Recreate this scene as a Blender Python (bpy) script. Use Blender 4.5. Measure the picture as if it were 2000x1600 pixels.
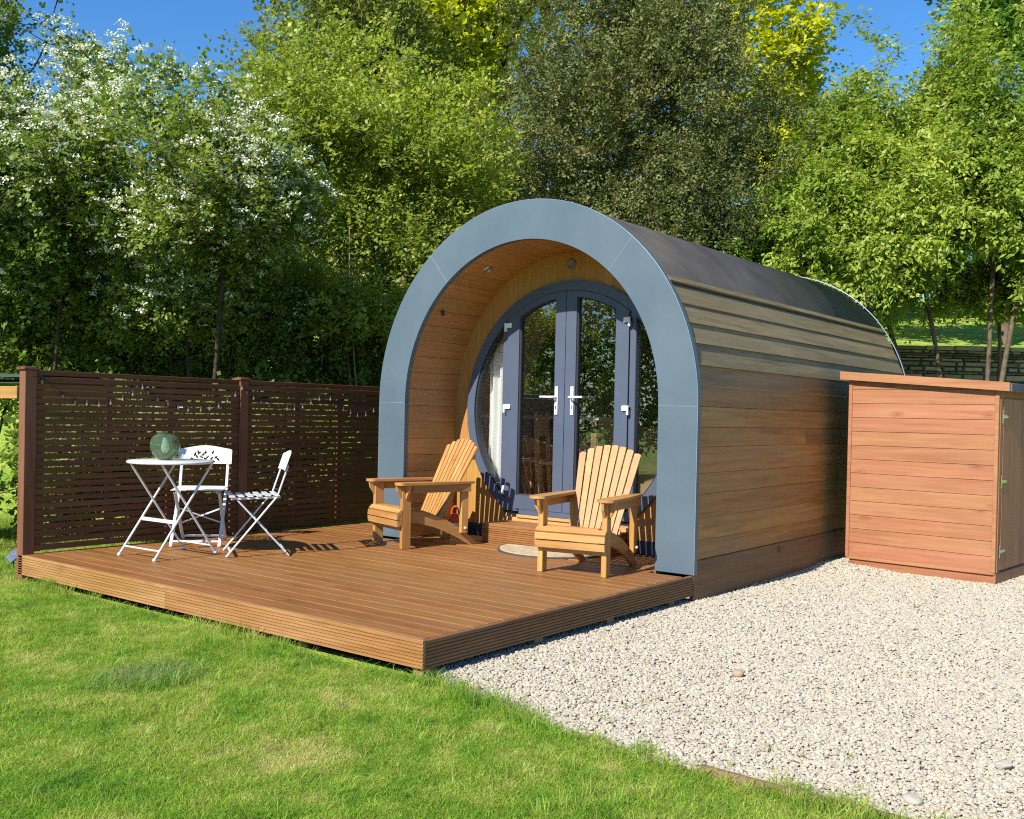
import bpy, bmesh, math, random
import numpy as np
from mathutils import Vector, Matrix

# ------------------------------------------------------------------ camera, sky, sun, exposure
for o in list(bpy.data.objects): bpy.data.objects.remove(o)
sc = bpy.context.scene
C = sc.collection
CAM = np.array([4.947183, -6.444080, 1.123624])
RGT = np.array([0.788693, 0.614404, 0.021623]); UPV = np.array([-0.023134, -0.005501, 0.999717]); FWD = np.array([-0.614424, 0.788921, -0.009432])
FPX = 1944.72
cd = bpy.data.cameras.new('camera'); cam = bpy.data.objects.new('camera', cd); C.objects.link(cam)
cd.sensor_width = 36; cd.lens = FPX/2000*36; cd.shift_y = 29.94/2000; cd.clip_start = .05; cd.clip_end = 600
m4 = Matrix.Identity(4)
for i in range(3):
    m4[i][0] = RGT[i]; m4[i][1] = UPV[i]; m4[i][2] = -FWD[i]; m4[i][3] = CAM[i]
cam.matrix_world = m4
sc.camera = cam

SUN_EL, SUN_AZ = math.radians(38.0), math.radians(2.5)       # light travels along +y, a touch towards +x
sun_to = Vector((-math.sin(SUN_AZ)*math.cos(SUN_EL), -math.cos(SUN_AZ)*math.cos(SUN_EL), math.sin(SUN_EL)))
w = bpy.data.worlds.new('World'); sc.world = w; w.use_nodes = True
nt = w.node_tree; nt.nodes.clear()
sky = nt.nodes.new('ShaderNodeTexSky'); sky.sky_type = 'NISHITA'; sky.sun_disc = False
sky.sun_elevation = SUN_EL; sky.sun_rotation = math.pi + SUN_AZ
sky.air_density = 1.0; sky.dust_density = 0.0; sky.ozone_density = 7.0; sky.altitude = 0
bg = nt.nodes.new('ShaderNodeBackground'); bg.inputs[1].default_value = 0.115
wo = nt.nodes.new('ShaderNodeOutputWorld')
hs = nt.nodes.new('ShaderNodeHueSaturation'); hs.inputs['Saturation'].default_value = 1.15; nt.links.new(sky.outputs[0], hs.inputs['Color']); nt.links.new(hs.outputs[0], bg.inputs[0]); nt.links.new(bg.outputs[0], wo.inputs[0])
sl = bpy.data.lights.new('sun', 'SUN'); sl.energy = 5.0; sl.angle = math.radians(.5); sl.color = (1, .955, .87)
so = bpy.data.objects.new('sun', sl); C.objects.link(so)
so.rotation_euler = sun_to.to_track_quat('Z', 'Y').to_euler()
sc.view_settings.view_transform = 'Standard'; sc.view_settings.look = 'None'
sc.view_settings.exposure = 0.75; sc.view_settings.gamma = 1.0; sc.view_settings.use_curve_mapping = False
sc.render.engine = 'CYCLES'
sc.cycles.max_bounces = 8; sc.cycles.transparent_max_bounces = 12; sc.cycles.use_denoising = False; sc.cycles.use_adaptive_sampling = False; sc.cycles.filter_width = 1.15; sc.cycles.sample_clamp_indirect = 4.0

def at(px, py, depth):      # a point in the place from a bearing and a distance, used for the far tree row
    d = FWD + RGT*(px-1000)/FPX - UPV*(py-829.94)/FPX
    return CAM + d*depth

# ------------------------------------------------------------------ materials
MATS = {}
def nodes(name):
    m = bpy.data.materials.new(name); m.use_nodes = True
    n = m.node_tree.nodes; l = m.node_tree.links; n.clear()
    out = n.new('ShaderNodeOutputMaterial'); MATS[name] = m
    return m, n, l, out
def N(n, t, **kw):
    x = n.new(t)
    for k, v in kw.items():
        if k.startswith('i_'):
            key = k[2:]; key = int(key) if key.isdigit() else key.replace('_', ' ')
            x.inputs[key].default_value = v
        else: setattr(x, k, v)
    return x
def rgba(c): return (c[0], c[1], c[2], 1)
def ramp(n, stops):
    r = n.new('ShaderNodeValToRGB'); e = r.color_ramp.elements
    e[0].position, e[0].color = stops[0][0], rgba(stops[0][1]); e[1].position, e[1].color = stops[-1][0], rgba(stops[-1][1])
    for p, c in stops[1:-1]:
        k = e.new(p); k.color = rgba(c)
    return r
def mixc(n, l, fac, a, b, mode='MIX'):
    x = n.new('ShaderNodeMix'); x.data_type = 'RGBA'; x.blend_type = mode
    for s, v in ((x.inputs[0], fac), (x.inputs[6], a), (x.inputs[7], b)):
        if hasattr(v, 'is_output'): l.new(v, s)
        else: s.default_value = v if not isinstance(v, (tuple, list)) else rgba(v)
    return x.outputs[2]
def math_(n, l, op, a, b=None, c=None, clamp=False):
    x = n.new('ShaderNodeMath'); x.operation = op; x.use_clamp = clamp
    for i, v in enumerate((a, b, c)):
        if v is None: continue
        if hasattr(v, 'is_output'): l.new(v, x.inputs[i])
        else: x.inputs[i].default_value = v
    return x.outputs[0]

def wood(name, c_dark, c_light, axis='x', rough=.55, scale=1.0, knots=0.0, vary=.25, bump=.25, blotch=None, spec=.35, coords='Object', wear=None):
    """long-grained timber: streaks along one axis, another piece of grain for every board"""
    m, n, l, out = nodes(name)
    tc = n.new('ShaderNodeTexCoord'); oi = n.new('ShaderNodeObjectInfo')
    rnd = oi.outputs['Random']
    off = n.new('ShaderNodeCombineXYZ')
    l.new(math_(n, l, 'MULTIPLY', rnd, 37.0), off.inputs[0]); l.new(math_(n, l, 'MULTIPLY', rnd, 91.0), off.inputs[1]); l.new(math_(n, l, 'MULTIPLY', rnd, 63.0), off.inputs[2])
    add = N(n, 'ShaderNodeVectorMath', operation='ADD'); l.new(tc.outputs[coords], add.inputs[0]); l.new(off.outputs[0], add.inputs[1])
    mp = n.new('ShaderNodeMapping'); lo, hi = 1.6*scale, 34*scale
    mp.inputs['Scale'].default_value = {'x': (lo, hi, hi), 'y': (hi, lo, hi), 'z': (hi, hi, lo)}[axis]
    l.new(add.outputs[0], mp.inputs[0])
    n1 = N(n, 'ShaderNodeTexNoise', i_Scale=1.0, i_Detail=5.0, i_Roughness=.62, i_Distortion=.6); l.new(mp.outputs[0], n1.inputs[0])
    mp2 = n.new('ShaderNodeMapping'); mp2.inputs['Scale'].default_value = tuple(v*4.5 for v in mp.inputs['Scale'].default_value); l.new(add.outputs[0], mp2.inputs[0])
    n2 = N(n, 'ShaderNodeTexNoise', i_Scale=1.0, i_Detail=3.0); l.new(mp2.outputs[0], n2.inputs[0])
    mp3 = n.new('ShaderNodeMapping'); b_ = {'x': (1.2, 4, 4), 'y': (4, 1.2, 4), 'z': (4, 4, 1.2)}[axis]; mp3.inputs['Scale'].default_value = b_; l.new(add.outputs[0], mp3.inputs[0])
    n3 = N(n, 'ShaderNodeTexNoise', i_Scale=1.0, i_Detail=4.0); l.new(mp3.outputs[0], n3.inputs[0])
    g = math_(n, l, 'ADD', math_(n, l, 'MULTIPLY', n1.outputs[0], .75), math_(n, l, 'MULTIPLY', n2.outputs[0], .25))
    r = ramp(n, [(.33, c_dark), (.66, c_light)]); l.new(g, r.inputs[0])
    col = r.outputs[0]
    if blotch:
        rb = ramp(n, [(.42, (0, 0, 0)), (.68, (1, 1, 1))]); l.new(n3.outputs[0], rb.inputs[0])
        col = mixc(n, l, math_(n, l, 'MULTIPLY', rb.outputs[0], blotch[1]), col, blotch[0])
    if knots:
        mk = n.new('ShaderNodeMapping'); mk.inputs['Scale'].default_value = {'x': (2.6, 6, 6), 'y': (6, 2.6, 6), 'z': (6, 6, 2.6)}[axis]; l.new(add.outputs[0], mk.inputs[0])
        vo = N(n, 'ShaderNodeTexVoronoi', i_Scale=1.0, i_Randomness=1.0); l.new(mk.outputs[0], vo.inputs[0])
        rk = ramp(n, [(.0, (1, 1, 1)), (.07, (.75, .75, .75)), (.1, (.25, .25, .25)), (.13, (.5, .5, .5)), (.2, (0, 0, 0))]); l.new(vo.outputs[0], rk.inputs[0])
        col = mixc(n, l, math_(n, l, 'MULTIPLY', rk.outputs[0], knots), col, tuple(x*.42 for x in c_dark))
    v = math_(n, l, 'ADD', 1-vary/2, math_(n, l, 'MULTIPLY', rnd, vary))
    hsv = n.new('ShaderNodeHueSaturation'); l.new(v, hsv.inputs['Value']); l.new(col, hsv.inputs['Color'])
    l.new(math_(n, l, 'ADD', .494, math_(n, l, 'MULTIPLY', math_(n, l, 'FRACT', math_(n, l, 'MULTIPLY', rnd, 7.3)), .012)), hsv.inputs['Hue'])
    bs = N(n, 'ShaderNodeBsdfPrincipled', i_Roughness=rough); bs.inputs['Specular IOR Level'].default_value = spec
    l.new(hsv.outputs[0], bs.inputs['Base Color'])
    l.new(math_(n, l, 'ADD', rough-.12, math_(n, l, 'MULTIPLY', n3.outputs[0], .24)), bs.inputs['Roughness'])
    bp = N(n, 'ShaderNodeBump', i_Strength=bump, i_Distance=.003); l.new(g, bp.inputs['Height']); l.new(bp.outputs[0], bs.inputs['Normal'])
    l.new(bs.outputs[0], out.inputs[0]); return m

def plain(name, col, rough=.5, metal=0., spec=.5, noise=.0, nscale=6., bump=0., bscale=200., col2=None):
    m, n, l, out = nodes(name)
    bs = N(n, 'ShaderNodeBsdfPrincipled', i_Roughness=rough, i_Metallic=metal); bs.inputs['Specular IOR Level'].default_value = spec
    tc = n.new('ShaderNodeTexCoord')
    nz = N(n, 'ShaderNodeTexNoise', i_Scale=nscale, i_Detail=6.0, i_Roughness=.6); l.new(tc.outputs['Object'], nz.inputs[0])
    c2 = col2 or tuple(x*(1-noise) for x in col)
    r = ramp(n, [(.35, c2), (.65, col)]); l.new(nz.outputs[0], r.inputs[0]); l.new(r.outputs[0], bs.inputs['Base Color'])
    l.new(math_(n, l, 'ADD', rough-.06, math_(n, l, 'MULTIPLY', nz.outputs[0], .12)), bs.inputs['Roughness'])
    if bump:
        n2 = N(n, 'ShaderNodeTexNoise', i_Scale=bscale, i_Detail=2.0); l.new(tc.outputs['Object'], n2.inputs[0])
        bp = N(n, 'ShaderNodeBump', i_Strength=bump, i_Distance=.002); l.new(n2.outputs[0], bp.inputs['Height']); l.new(bp.outputs[0], bs.inputs['Normal'])
    l.new(bs.outputs[0], out.inputs[0]); return m

def glass(name, tint=(1, 1, 1), ior=1.5, body=0.0, bodycol=(.2, .3, .2)):
    m, n, l, out = nodes(name)
    tr = n.new('ShaderNodeBsdfTransparent'); tr.inputs[0].default_value = rgba(tint)
    gl = N(n, 'ShaderNodeBsdfGlossy', i_Roughness=.0); gl.inputs[0].default_value = (1, 1, 1, 1)
    fr = n.new('ShaderNodeFresnel'); gm = n.new('ShaderNodeNewGeometry'); l.new(math_(n, l, 'ADD', ior, math_(n, l, 'MULTIPLY', gm.outputs['Backfacing'], 1/ior-ior)), fr.inputs[0])
    mx = n.new('ShaderNodeMixShader'); l.new(fr.outputs[0], mx.inputs[0]); l.new(tr.outputs[0], mx.inputs[1]); l.new(gl.outputs[0], mx.inputs[2])
    last = mx
    if body:
        df = n.new('ShaderNodeBsdfDiffuse'); df.inputs[0].default_value = rgba(bodycol)
        m2 = n.new('ShaderNodeMixShader'); m2.inputs[0].default_value = body; l.new(mx.outputs[0], m2.inputs[1]); l.new(df.outputs[0], m2.inputs[2]); last = m2
    l.new(last.outputs[0], out.inputs[0]); return m

def leafmat(name, c1, c2, c3, trans=.35, rough=.45, spec=.4):
    m, n, l, out = nodes(name)
    a = N(n, 'ShaderNodeAttribute', attribute_name='tint')
    r = ramp(n, [(0, c1), (.55, c2), (1, c3)]); l.new(a.outputs['Fac'], r.inputs[0])
    bs = N(n, 'ShaderNodeBsdfPrincipled', i_Roughness=rough); bs.inputs['Specular IOR Level'].default_value = spec; l.new(r.outputs[0], bs.inputs['Base Color'])
    t = n.new('ShaderNodeBsdfTranslucent'); l.new(mixc(n, l, 1.0, r.outputs[0], (1.25, 1.35, .7), 'MULTIPLY'), t.inputs[0])
    mx = n.new('ShaderNodeMixShader'); mx.inputs[0].default_value = trans; l.new(bs.outputs[0], mx.inputs[1]); l.new(t.outputs[0], mx.inputs[2])
    l.new(mx.outputs[0], out.inputs[0]); return m

wood('deck_wood', (.165, .064, .0145), (.305, .132, .036), 'x', .5, 1.0, knots=.25, vary=.16, blotch=((.30, .165, .075), .3), spec=.4)
wood('fascia_wood', (.20, .088, .024), (.37, .18, .058), 'x', .55, 1.0, knots=.3, vary=.1, blotch=((.50, .30, .15), .3))
wood('fascia_wood_shaded', (.12, .052, .016), (.24, .11, .036), 'y', .6, 1.0, knots=.3, vary=.1, blotch=((.32, .2, .11), .3))  # same fascia timber, darkened: the right side's shade is put into the colour
wood('under_wood', (.16, .10, .05), (.30, .20, .11), 'z', .8, 1.0)
wood('fence_wood', (.075, .025, .008), (.155, .058, .019), 'y', .65, 1.0, vary=.3, blotch=((.15, .075, .05), .3))
wood('fence_wood_up', (.090, .033, .012), (.195, .076, .029), 'z', .65, 1.0, vary=.15, blotch=((.25, .12, .08), .3))
wood('chair_wood', (.32, .132, .028), (.46, .222, .064), 'z', .5, .8, knots=.15, vary=.22, spec=.35, blotch=((.60, .38, .17), .35))
wood('chair_wood_x', (.32, .138, .030), (.44, .222, .068), 'x', .5, .8, knots=.15, vary=.2, spec=.35, blotch=((.60, .40, .19), .35))
wood('chair_wood_y', (.29, .125, .028), (.41, .205, .060), 'y', .5, .8, knots=.15, vary=.2, spec=.35, blotch=((.5, .32, .15), .35))
wood('facade_wood', (.34, .16, .038), (.42, .22, .06), 'z', .5, .9, vary=.14, bump=.1, spec=.3)
wood('reveal_wood', (.36, .16, .042), (.49, .24, .078), 'y', .5, .9, vary=.22, bump=.1, spec=.35)
wood('threshold_wood', (.42, .18, .06), (.58, .29, .11), 'x', .55, 1.0, vary=.15)
wood('cladding_low', (.19, .084, .020), (.42, .205, .055), 'y', .55, .7, knots=.0, vary=.40, blotch=((.32, .20, .09), .45), spec=.45)
wood('cladding_grey', (.125, .090, .040), (.27, .20, .10), 'y', .65, .8, vary=.25, blotch=((.20, .165, .095), .5), spec=.35)
wood('skirt_wood', (.12, .055, .02), (.22, .105, .042), 'y', .6, .8, knots=.2, vary=.1, blotch=((.22, .15, .09), .4))
wood('shed_wood', (.255, .096, .042), (.37, .163, .078), 'x', .6, .8, knots=.55, vary=.10, spec=.25, blotch=((.40, .20, .10), .35))
wood('shed_wood_y', (.24, .10, .045), (.38, .17, .08), 'z', .6, .8, knots=.4, vary=.2, spec=.25)
wood('pale_wood', (.52, .36, .19), (.68, .50, .29), 'x', .6, .8, vary=.1)
plain('portal_metal', (.090, .124, .150), .40, 0, .5, .22, 1.6, .25, 3.0, col2=(.074, .106, .132))
plain('portal_edge', (.26, .32, .37), .35, .2, .5, .1)
plain('frame_metal', (.070, .088, .130), .40, 0, .5, .08, 5.)
plain('gasket', (.012, .014, .02), .6)
plain('navy_skirting', (.018, .025, .045), .5)
plain('rubber_roof', (.066, .060, .054), .65, 0, .3, .4, 2.2, .15, 60., col2=(.040, .036, .034))
plain('white_metal', (.60, .60, .60), .4, 0, .5, .12, 9.)
plain('hinge_white', (.74, .77, .80), .3, 0, .5, .04)
plain('steel', (.55, .55, .56), .3, 1., .5, .1)
plain('vent_grey', (.20, .17, .12), .6)
plain('white_paint', (.72, .72, .70), .5, 0, .4, .06)
plain('grey_cabinet', (.42, .43, .42), .5, 0, .4, .05)
plain('oven_black', (.015, .015, .017), .25)
plain('curtain_cloth', (.80, .80, .78), .9, 0, .2, .06, 14.)
plain('room_floor', (.34, .23, .13), .5)
wood('panel_wood', (.20, .13, .06), (.30, .20, .10), 'z', .6, .8, vary=.1)
wood('room_lining', (.60, .54, .44), (.70, .65, .55), 'y', .7, .6, vary=.1)
plain('mat_coir', (.52, .42, .28), .95, 0, .1, .45, 14., .8, 350., col2=(.36, .27, .17))
plain('mat_rubber', (.05, .05, .06), .7)
plain('orange_plastic', (.72, .10, .035), .4, 0, .5, .1)
plain('label_white', (.72, .72, .70), .5)
plain('bulb_clear', (.22, .18, .16), .2, 0, .6)
plain('cable_dark', (.03, .022, .018), .7)
plain('solar_cell', (.05, .08, .13), .15, 0, .9, .3, 60.)
plain('dark_plastic', (.035, .037, .04), .45)
plain('green_felt', (.05, .085, .068), .85, 0, .3, .3, 5., .5, 300.)
plain('grey_felt', (.11, .12, .125), .8, 0, .3, .3, 5., .5, 300.)
plain('soil', (.052, .048, .022), .95, 0, .1, .5, 4., .5, 60.)
plain('under_dark', (.05, .042, .032), .95, 0, .1, .4, 6.)
plain('tan_stone', (.42, .30, .19), .85, 0, .3, .3, 20., .4, 80.)
plain('pale_stone', (.42, .38, .31), .85, 0, .3, .2, 20., .4, 80.)
plain('bark', (.17, .125, .082), .9, 0, .2, .6, 9., .8, 40., col2=(.075, .056, .04))
plain('bark_dark', (.085, .062, .042), .9, 0, .2, .6, 9., .8, 40., col2=(.04, .03, .022))
plain('bark_pale', (.30, .25, .17), .9, 0, .2, .5, 9., .8, 40., col2=(.14, .11, .075))
glass('pane_glass', (.94, .95, .94), 2.05)
glass('green_glass', (.72, .84, .68), 1.5, .16, (.25, .36, .2))
glass('bulb_glass', (.9, .94, .92), 1.8, .35, (.7, .76, .75))
leafmat('hawthorn_leaf', (.095, .15, .026), (.175, .245, .042), (.31, .35, .075), .42)
leafmat('fresh_leaf', (.17, .22, .028), (.30, .355, .045), (.47, .48, .08), .46)
leafmat('olive_leaf', (.13, .155, .026), (.21, .235, .04), (.31, .31, .07), .40)
leafmat('holm_leaf', (.070, .086, .022), (.125, .142, .036), (.26, .26, .095), .22, .55, .18)
leafmat('cherry_leaf', (.18, .25, .028), (.30, .38, .048), (.47, .50, .10), .45)
leafmat('maple_leaf', (.30, .34, .010), (.46, .48, .012), (.58, .53, .016), .45)
leafmat('bush_leaf', (.085, .155, .02), (.16, .28, .034), (.27, .40, .05), .42)
leafmat('petal', (.60, .62, .50), (.72, .73, .64), (.80, .80, .74), .25, .6, .2)

# lawn sheet / gravel sheet / wall stone: colour by place in the world
def lawn_material(name, blades):
    m, n, l, out = nodes(name)
    geo = n.new('ShaderNodeNewGeometry')
    a = N(n, 'ShaderNodeTexNoise', i_Scale=2.1, i_Detail=3.0, i_Roughness=.55); l.new(geo.outputs['Position'], a.inputs[0])
    b = N(n, 'ShaderNodeTexNoise', i_Scale=8.5, i_Detail=4.0, i_Roughness=.6); l.new(geo.outputs['Position'], b.inputs[0])
    f = math_(n, l, 'ADD', math_(n, l, 'MULTIPLY', a.outputs[0], .55), math_(n, l, 'MULTIPLY', b.outputs[0], .45))
    r = ramp(n, [(.34, (.135, .295, .024)), (.45, (.25, .405, .040)), (.55, (.38, .475, .072)), (.66, (.56, .54, .19))]); l.new(f, r.inputs[0])
    col = r.outputs[0]
    # one tuft of blue-green coarse grass
    vm = N(n, 'ShaderNodeVectorMath', operation='DISTANCE'); vm.inputs[1].default_value = (.62, -3.72, -.2); l.new(geo.outputs['Position'], vm.inputs[0])
    tuft = math_(n, l, 'MULTIPLY', math_(n, l, 'SUBTRACT', .34, vm.outputs['Value']), 3.2, clamp=True)
    tuft = math_(n, l, 'MULTIPLY', tuft, math_(n, l, 'MULTIPLY', b.outputs[0], 1.25), clamp=True)
    col = mixc(n, l, tuft, col, (.11, .23, .12))
    if blades:
        at_ = N(n, 'ShaderNodeAttribute', attribute_name='tint'); at_.attribute_type = 'INSTANCER'
        hs = n.new('ShaderNodeHueSaturation'); l.new(col, hs.inputs['Color'])
        l.new(math_(n, l, 'ADD', .72, math_(n, l, 'MULTIPLY', at_.outputs['Fac'], .56)), hs.inputs['Value'])
        l.new(math_(n, l, 'ADD', .485, math_(n, l, 'MULTIPLY', at_.outputs['Fac'], .03)), hs.inputs['Hue'])
        col = hs.outputs[0]
        tp = N(n, 'ShaderNodeAttribute', attribute_name='dry')
        col = mixc(n, l, math_(n, l, 'MULTIPLY', tp.outputs['Fac'], .8), col, (.42, .38, .17))
        bs = N(n, 'ShaderNodeBsdfPrincipled', i_Roughness=.5); bs.inputs['Specular IOR Level'].default_value = .3; l.new(col, bs.inputs['Base Color'])
        t = n.new('ShaderNodeBsdfTranslucent'); l.new(mixc(n, l, 1.0, col, (1.2, 1.25, .7), 'MULTIPLY'), t.inputs[0])
        mx = n.new('ShaderNodeMixShader'); mx.inputs[0].default_value = .48; l.new(bs.outputs[0], mx.inputs[1]); l.new(t.outputs[0], mx.inputs[2]); l.new(mx.outputs[0], out.inputs[0])
    else:
        col = mixc(n, l, .25, col, (.15, .16, .05))
        bs = N(n, 'ShaderNodeBsdfPrincipled', i_Roughness=.9); bs.inputs['Specular IOR Level'].default_value = .1; l.new(col, bs.inputs['Base Color'])
        nz = N(n, 'ShaderNodeTexNoise', i_Scale=60., i_Detail=5.0); l.new(geo.outputs['Position'], nz.inputs[0])
        bp = N(n, 'ShaderNodeBump', i_Strength=.9, i_Distance=.03); l.new(nz.outputs[0], bp.inputs['Height']); l.new(bp.outputs[0], bs.inputs['Normal']); l.new(bs.outputs[0], out.inputs[0])
    return m
lawn_material('lawn_ground', False); lawn_material('lawn_blade', True)

def gravel_material(name, stones):
    m, n, l, out = nodes(name)
    bs = N(n, 'ShaderNodeBsdfPrincipled', i_Roughness=.85); bs.inputs['Specular IOR Level'].default_value = .25
    if stones:
        a = N(n, 'ShaderNodeAttribute', attribute_name='tint'); a.attribute_type = 'INSTANCER'
        r = ramp(n, [(0, (.25, .235, .20)), (.15, (.33, .30, .25)), (.25, (.355, .312, .235)), (.5, (.41, .36, .272)), (.75, (.475, .425, .338)), (.86, (.44, .36, .235)), (.95, (.38, .27, .16)), (1, (.30, .18, .11))]); r.color_ramp.interpolation = 'LINEAR'
        l.new(a.outputs['Fac'], r.inputs[0])
        tc = n.new('ShaderNodeTexCoord'); nz = N(n, 'ShaderNodeTexNoise', i_Scale=2.5, i_Detail=4.0); l.new(tc.outputs['Object'], nz.inputs[0])
        l.new(mixc(n, l, math_(n, l, 'MULTIPLY', nz.outputs[0], .35), r.outputs[0], (.42, .38, .31)), bs.inputs['Base Color'])
    else:
        geo = n.new('ShaderNodeNewGeometry')
        v = N(n, 'ShaderNodeTexVoronoi', i_Scale=42.); l.new(geo.outputs['Position'], v.inputs[0])
        r = ramp(n, [(0, (.30, .26, .195)), (.4, (.40, .35, .27)), (1, (.48, .43, .34))]); sx = n.new('ShaderNodeSeparateColor'); l.new(v.outputs['Color'], sx.inputs[0]); l.new(sx.outputs[0], r.inputs[0])
        l.new(r.outputs[0], bs.inputs['Base Color'])
        bp = N(n, 'ShaderNodeBump', i_Strength=1., i_Distance=.015, invert=True); l.new(v.outputs['Distance'], bp.inputs['Height']); l.new(bp.outputs[0], bs.inputs['Normal'])
    l.new(bs.outputs[0], out.inputs[0]); return m
gravel_material('gravel_ground', False); gravel_material('gravel_stone', True)
def stone_material():
    m, n, l, out = nodes('wall_stone')
    oi = n.new('ShaderNodeObjectInfo'); tc = n.new('ShaderNodeTexCoord')
    r = ramp(n, [(0, (.13, .11, .075)), (.5, (.24, .20, .14)), (1, (.40, .34, .25))]); l.new(oi.outputs['Random'], r.inputs[0])
    nz = N(n, 'ShaderNodeTexNoise', i_Scale=9., i_Detail=6.0); l.new(tc.outputs['Object'], nz.inputs[0])
    bs = N(n, 'ShaderNodeBsdfPrincipled', i_Roughness=.92); l.new(mixc(n, l, math_(n, l, 'MULTIPLY', nz.outputs[0], .6), r.outputs[0], (.14, .13, .09)), bs.inputs['Base Color'])
    bp = N(n, 'ShaderNodeBump', i_Strength=.8, i_Distance=.02); l.new(nz.outputs[0], bp.inputs['Height']); l.new(bp.outputs[0], bs.inputs['Normal']); l.new(bs.outputs[0], out.inputs[0])
stone_material()

# ------------------------------------------------------------------ mesh helpers
class MB:
    def __init__(s): s.v = []; s.f = []; s.smooth = []
    def add(s, vs, fs, smooth=False):
        b = len(s.v); s.v += [tuple(map(float, p)) for p in vs]; s.f += [tuple(i+b for i in f) for f in fs]; s.smooth += [smooth]*len(fs); return s
    def box(s, x0, x1, y0, y1, z0, z1, ch=0.0, M=None):
        if x0 > x1: x0, x1 = x1, x0
        if y0 > y1: y0, y1 = y1, y0
        if z0 > z1: z0, z1 = z1, z0
        c = min(ch, (x1-x0)*.45, (y1-y0)*.45, (z1-z0)*.45)
        if c <= 0:
            vs = [(x, y, z) for x in (x0, x1) for y in (y0, y1) for z in (z0, z1)]
            fs = [(0, 1, 3, 2), (4, 6, 7, 5), (0, 4, 5, 1), (2, 3, 7, 6), (0, 2, 6, 4), (1, 5, 7, 3)]
        else:
            bm = bmesh.new(); bmesh.ops.create_cube(bm, size=1)
            for v in bm.verts: v.co = Vector(((x0+x1)/2+v.co.x*(x1-x0), (y0+y1)/2+v.co.y*(y1-y0), (z0+z1)/2+v.co.z*(z1-z0)))
            bmesh.ops.bevel(bm, geom=list(bm.edges), offset=c, segments=1, affect='EDGES')
            vs = [v.co[:] for v in bm.verts]; fs = [[v.index for v in f.verts] for f in bm.faces]; bm.free()
        if M is not None: vs = [(M @ Vector(p))[:] for p in vs]
        return s.add(vs, fs)
    def bar(s, p, q, wd, ht, up=(0, 0, 1), ch=0.0):
        p, q = Vector(p), Vector(q); d = q-p; L = d.length; d.normalize()
        side = d.cross(Vector(up)); side = side.normalized() if side.length > 1e-6 else Vector((1, 0, 0)); u = side.cross(d)
        M = Matrix((( d.x, side.x, u.x, p.x), (d.y, side.y, u.y, p.y), (d.z, side.z, u.z, p.z), (0, 0, 0, 1)))
        return s.box(0, L, -wd/2, wd/2, -ht/2, ht/2, ch, M)
    def tube(s, pts, r, n=8, cap=True):
        pts = [Vector(p) for p in pts]; rs = r if isinstance(r, (list, tuple)) else [r]*len(pts)
        vs = []; prev = None
        for i, p in enumerate(pts):
            d = (pts[min(i+1, len(pts)-1)]-pts[max(i-1, 0)]).normalized()
            a = prev if prev is not None else (Vector((0, 0, 1)) if abs(d.z) < .9 else Vector((1, 0, 0)))
            side = (a - d*a.dot(d)); side = side.normalized() if side.length > 1e-6 else d.orthogonal().normalized(); prev = side; u = d.cross(side)
            for k in range(n):
                t = 2*math.pi*k/n; vs.append(p+(side*math.cos(t)+u*math.sin(t))*rs[i])
        fs = [(i*n+k, i*n+(k+1) % n, (i+1)*n+(k+1) % n, (i+1)*n+k) for i in range(len(pts)-1) for k in range(n)]
        s.add(vs, fs, True)
        if cap: s.add([v for v in vs[:n]], [tuple(range(n))[::-1]]); s.add([v for v in vs[-n:]], [tuple(range(n))])
        return s
    def lathe(s, prof, n=24, c=(0, 0, 0), smooth=True):
        vs = [(c[0]+r*math.cos(2*math.pi*k/n), c[1]+r*math.sin(2*math.pi*k/n), c[2]+z) for r, z in prof for k in range(n)]
        fs = [(i*n+k, i*n+(k+1) % n, (i+1)*n+(k+1) % n, (i+1)*n+k) for i in range(len(prof)-1) for k in range(n)]
        return s.add(vs, fs, smooth)
    def prism(s, poly, axis, lo, hi):          # poly in the two other axes (cyclic order), extruded
        def P(a, b, t): return {'x': (t, a, b), 'y': (a, t, b), 'z': (a, b, t)}[axis]
        n = len(poly); vs = [P(a, b, lo) for a, b in poly]+[P(a, b, hi) for a, b in poly]
        fs = [tuple(range(n)), tuple(range(2*n-1, n-1, -1))]+[(i, (i+1) % n, n+(i+1) % n, n+i) for i in range(n)]
        return s.add(vs, fs)
    def strip(s, rows, smooth=False):           # rows of equal length -> quads
        n = len(rows[0]); vs = [p for r in rows for p in r]
        return s.add(vs, [(i*n+k, i*n+k+1, (i+1)*n+k+1, (i+1)*n+k) for i in range(len(rows)-1) for k in range(n-1)], smooth)
    def mesh(s, name, mat):
        me = bpy.data.meshes.new(name); me.from_pydata(s.v, [], s.f); me.validate()
        bm = bmesh.new(); bm.from_mesh(me); bmesh.ops.recalc_face_normals(bm, faces=bm.faces); bm.to_mesh(me); bm.free()
        if any(s.smooth) and len(me.polygons) == len(s.smooth): me.polygons.foreach_set('use_smooth', s.smooth)
        me.materials.append(MATS[mat]); return me
    def build(s, name, mat, parent=None):
        o = bpy.data.objects.new(name, s.mesh(name, mat)); C.objects.link(o)
        if parent is not None: o.parent = parent
        return o
def tag(o, label, cat, group=None):
    o['label'] = label; o['category'] = cat
    if group: o['group'] = group
    return o
def empty(name, loc=(0, 0, 0), rz=0):
    o = bpy.data.objects.new(name, None); C.objects.link(o); o.location = loc; o.rotation_euler = (0, 0, rz); o.empty_display_size = .1; return o
def copy_tree(o, parent=None):
    c = o.copy(); C.objects.link(c); c.parent = parent
    for ch in [x for x in C.objects if x.parent == o]: copy_tree(ch, c)
    return c
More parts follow.
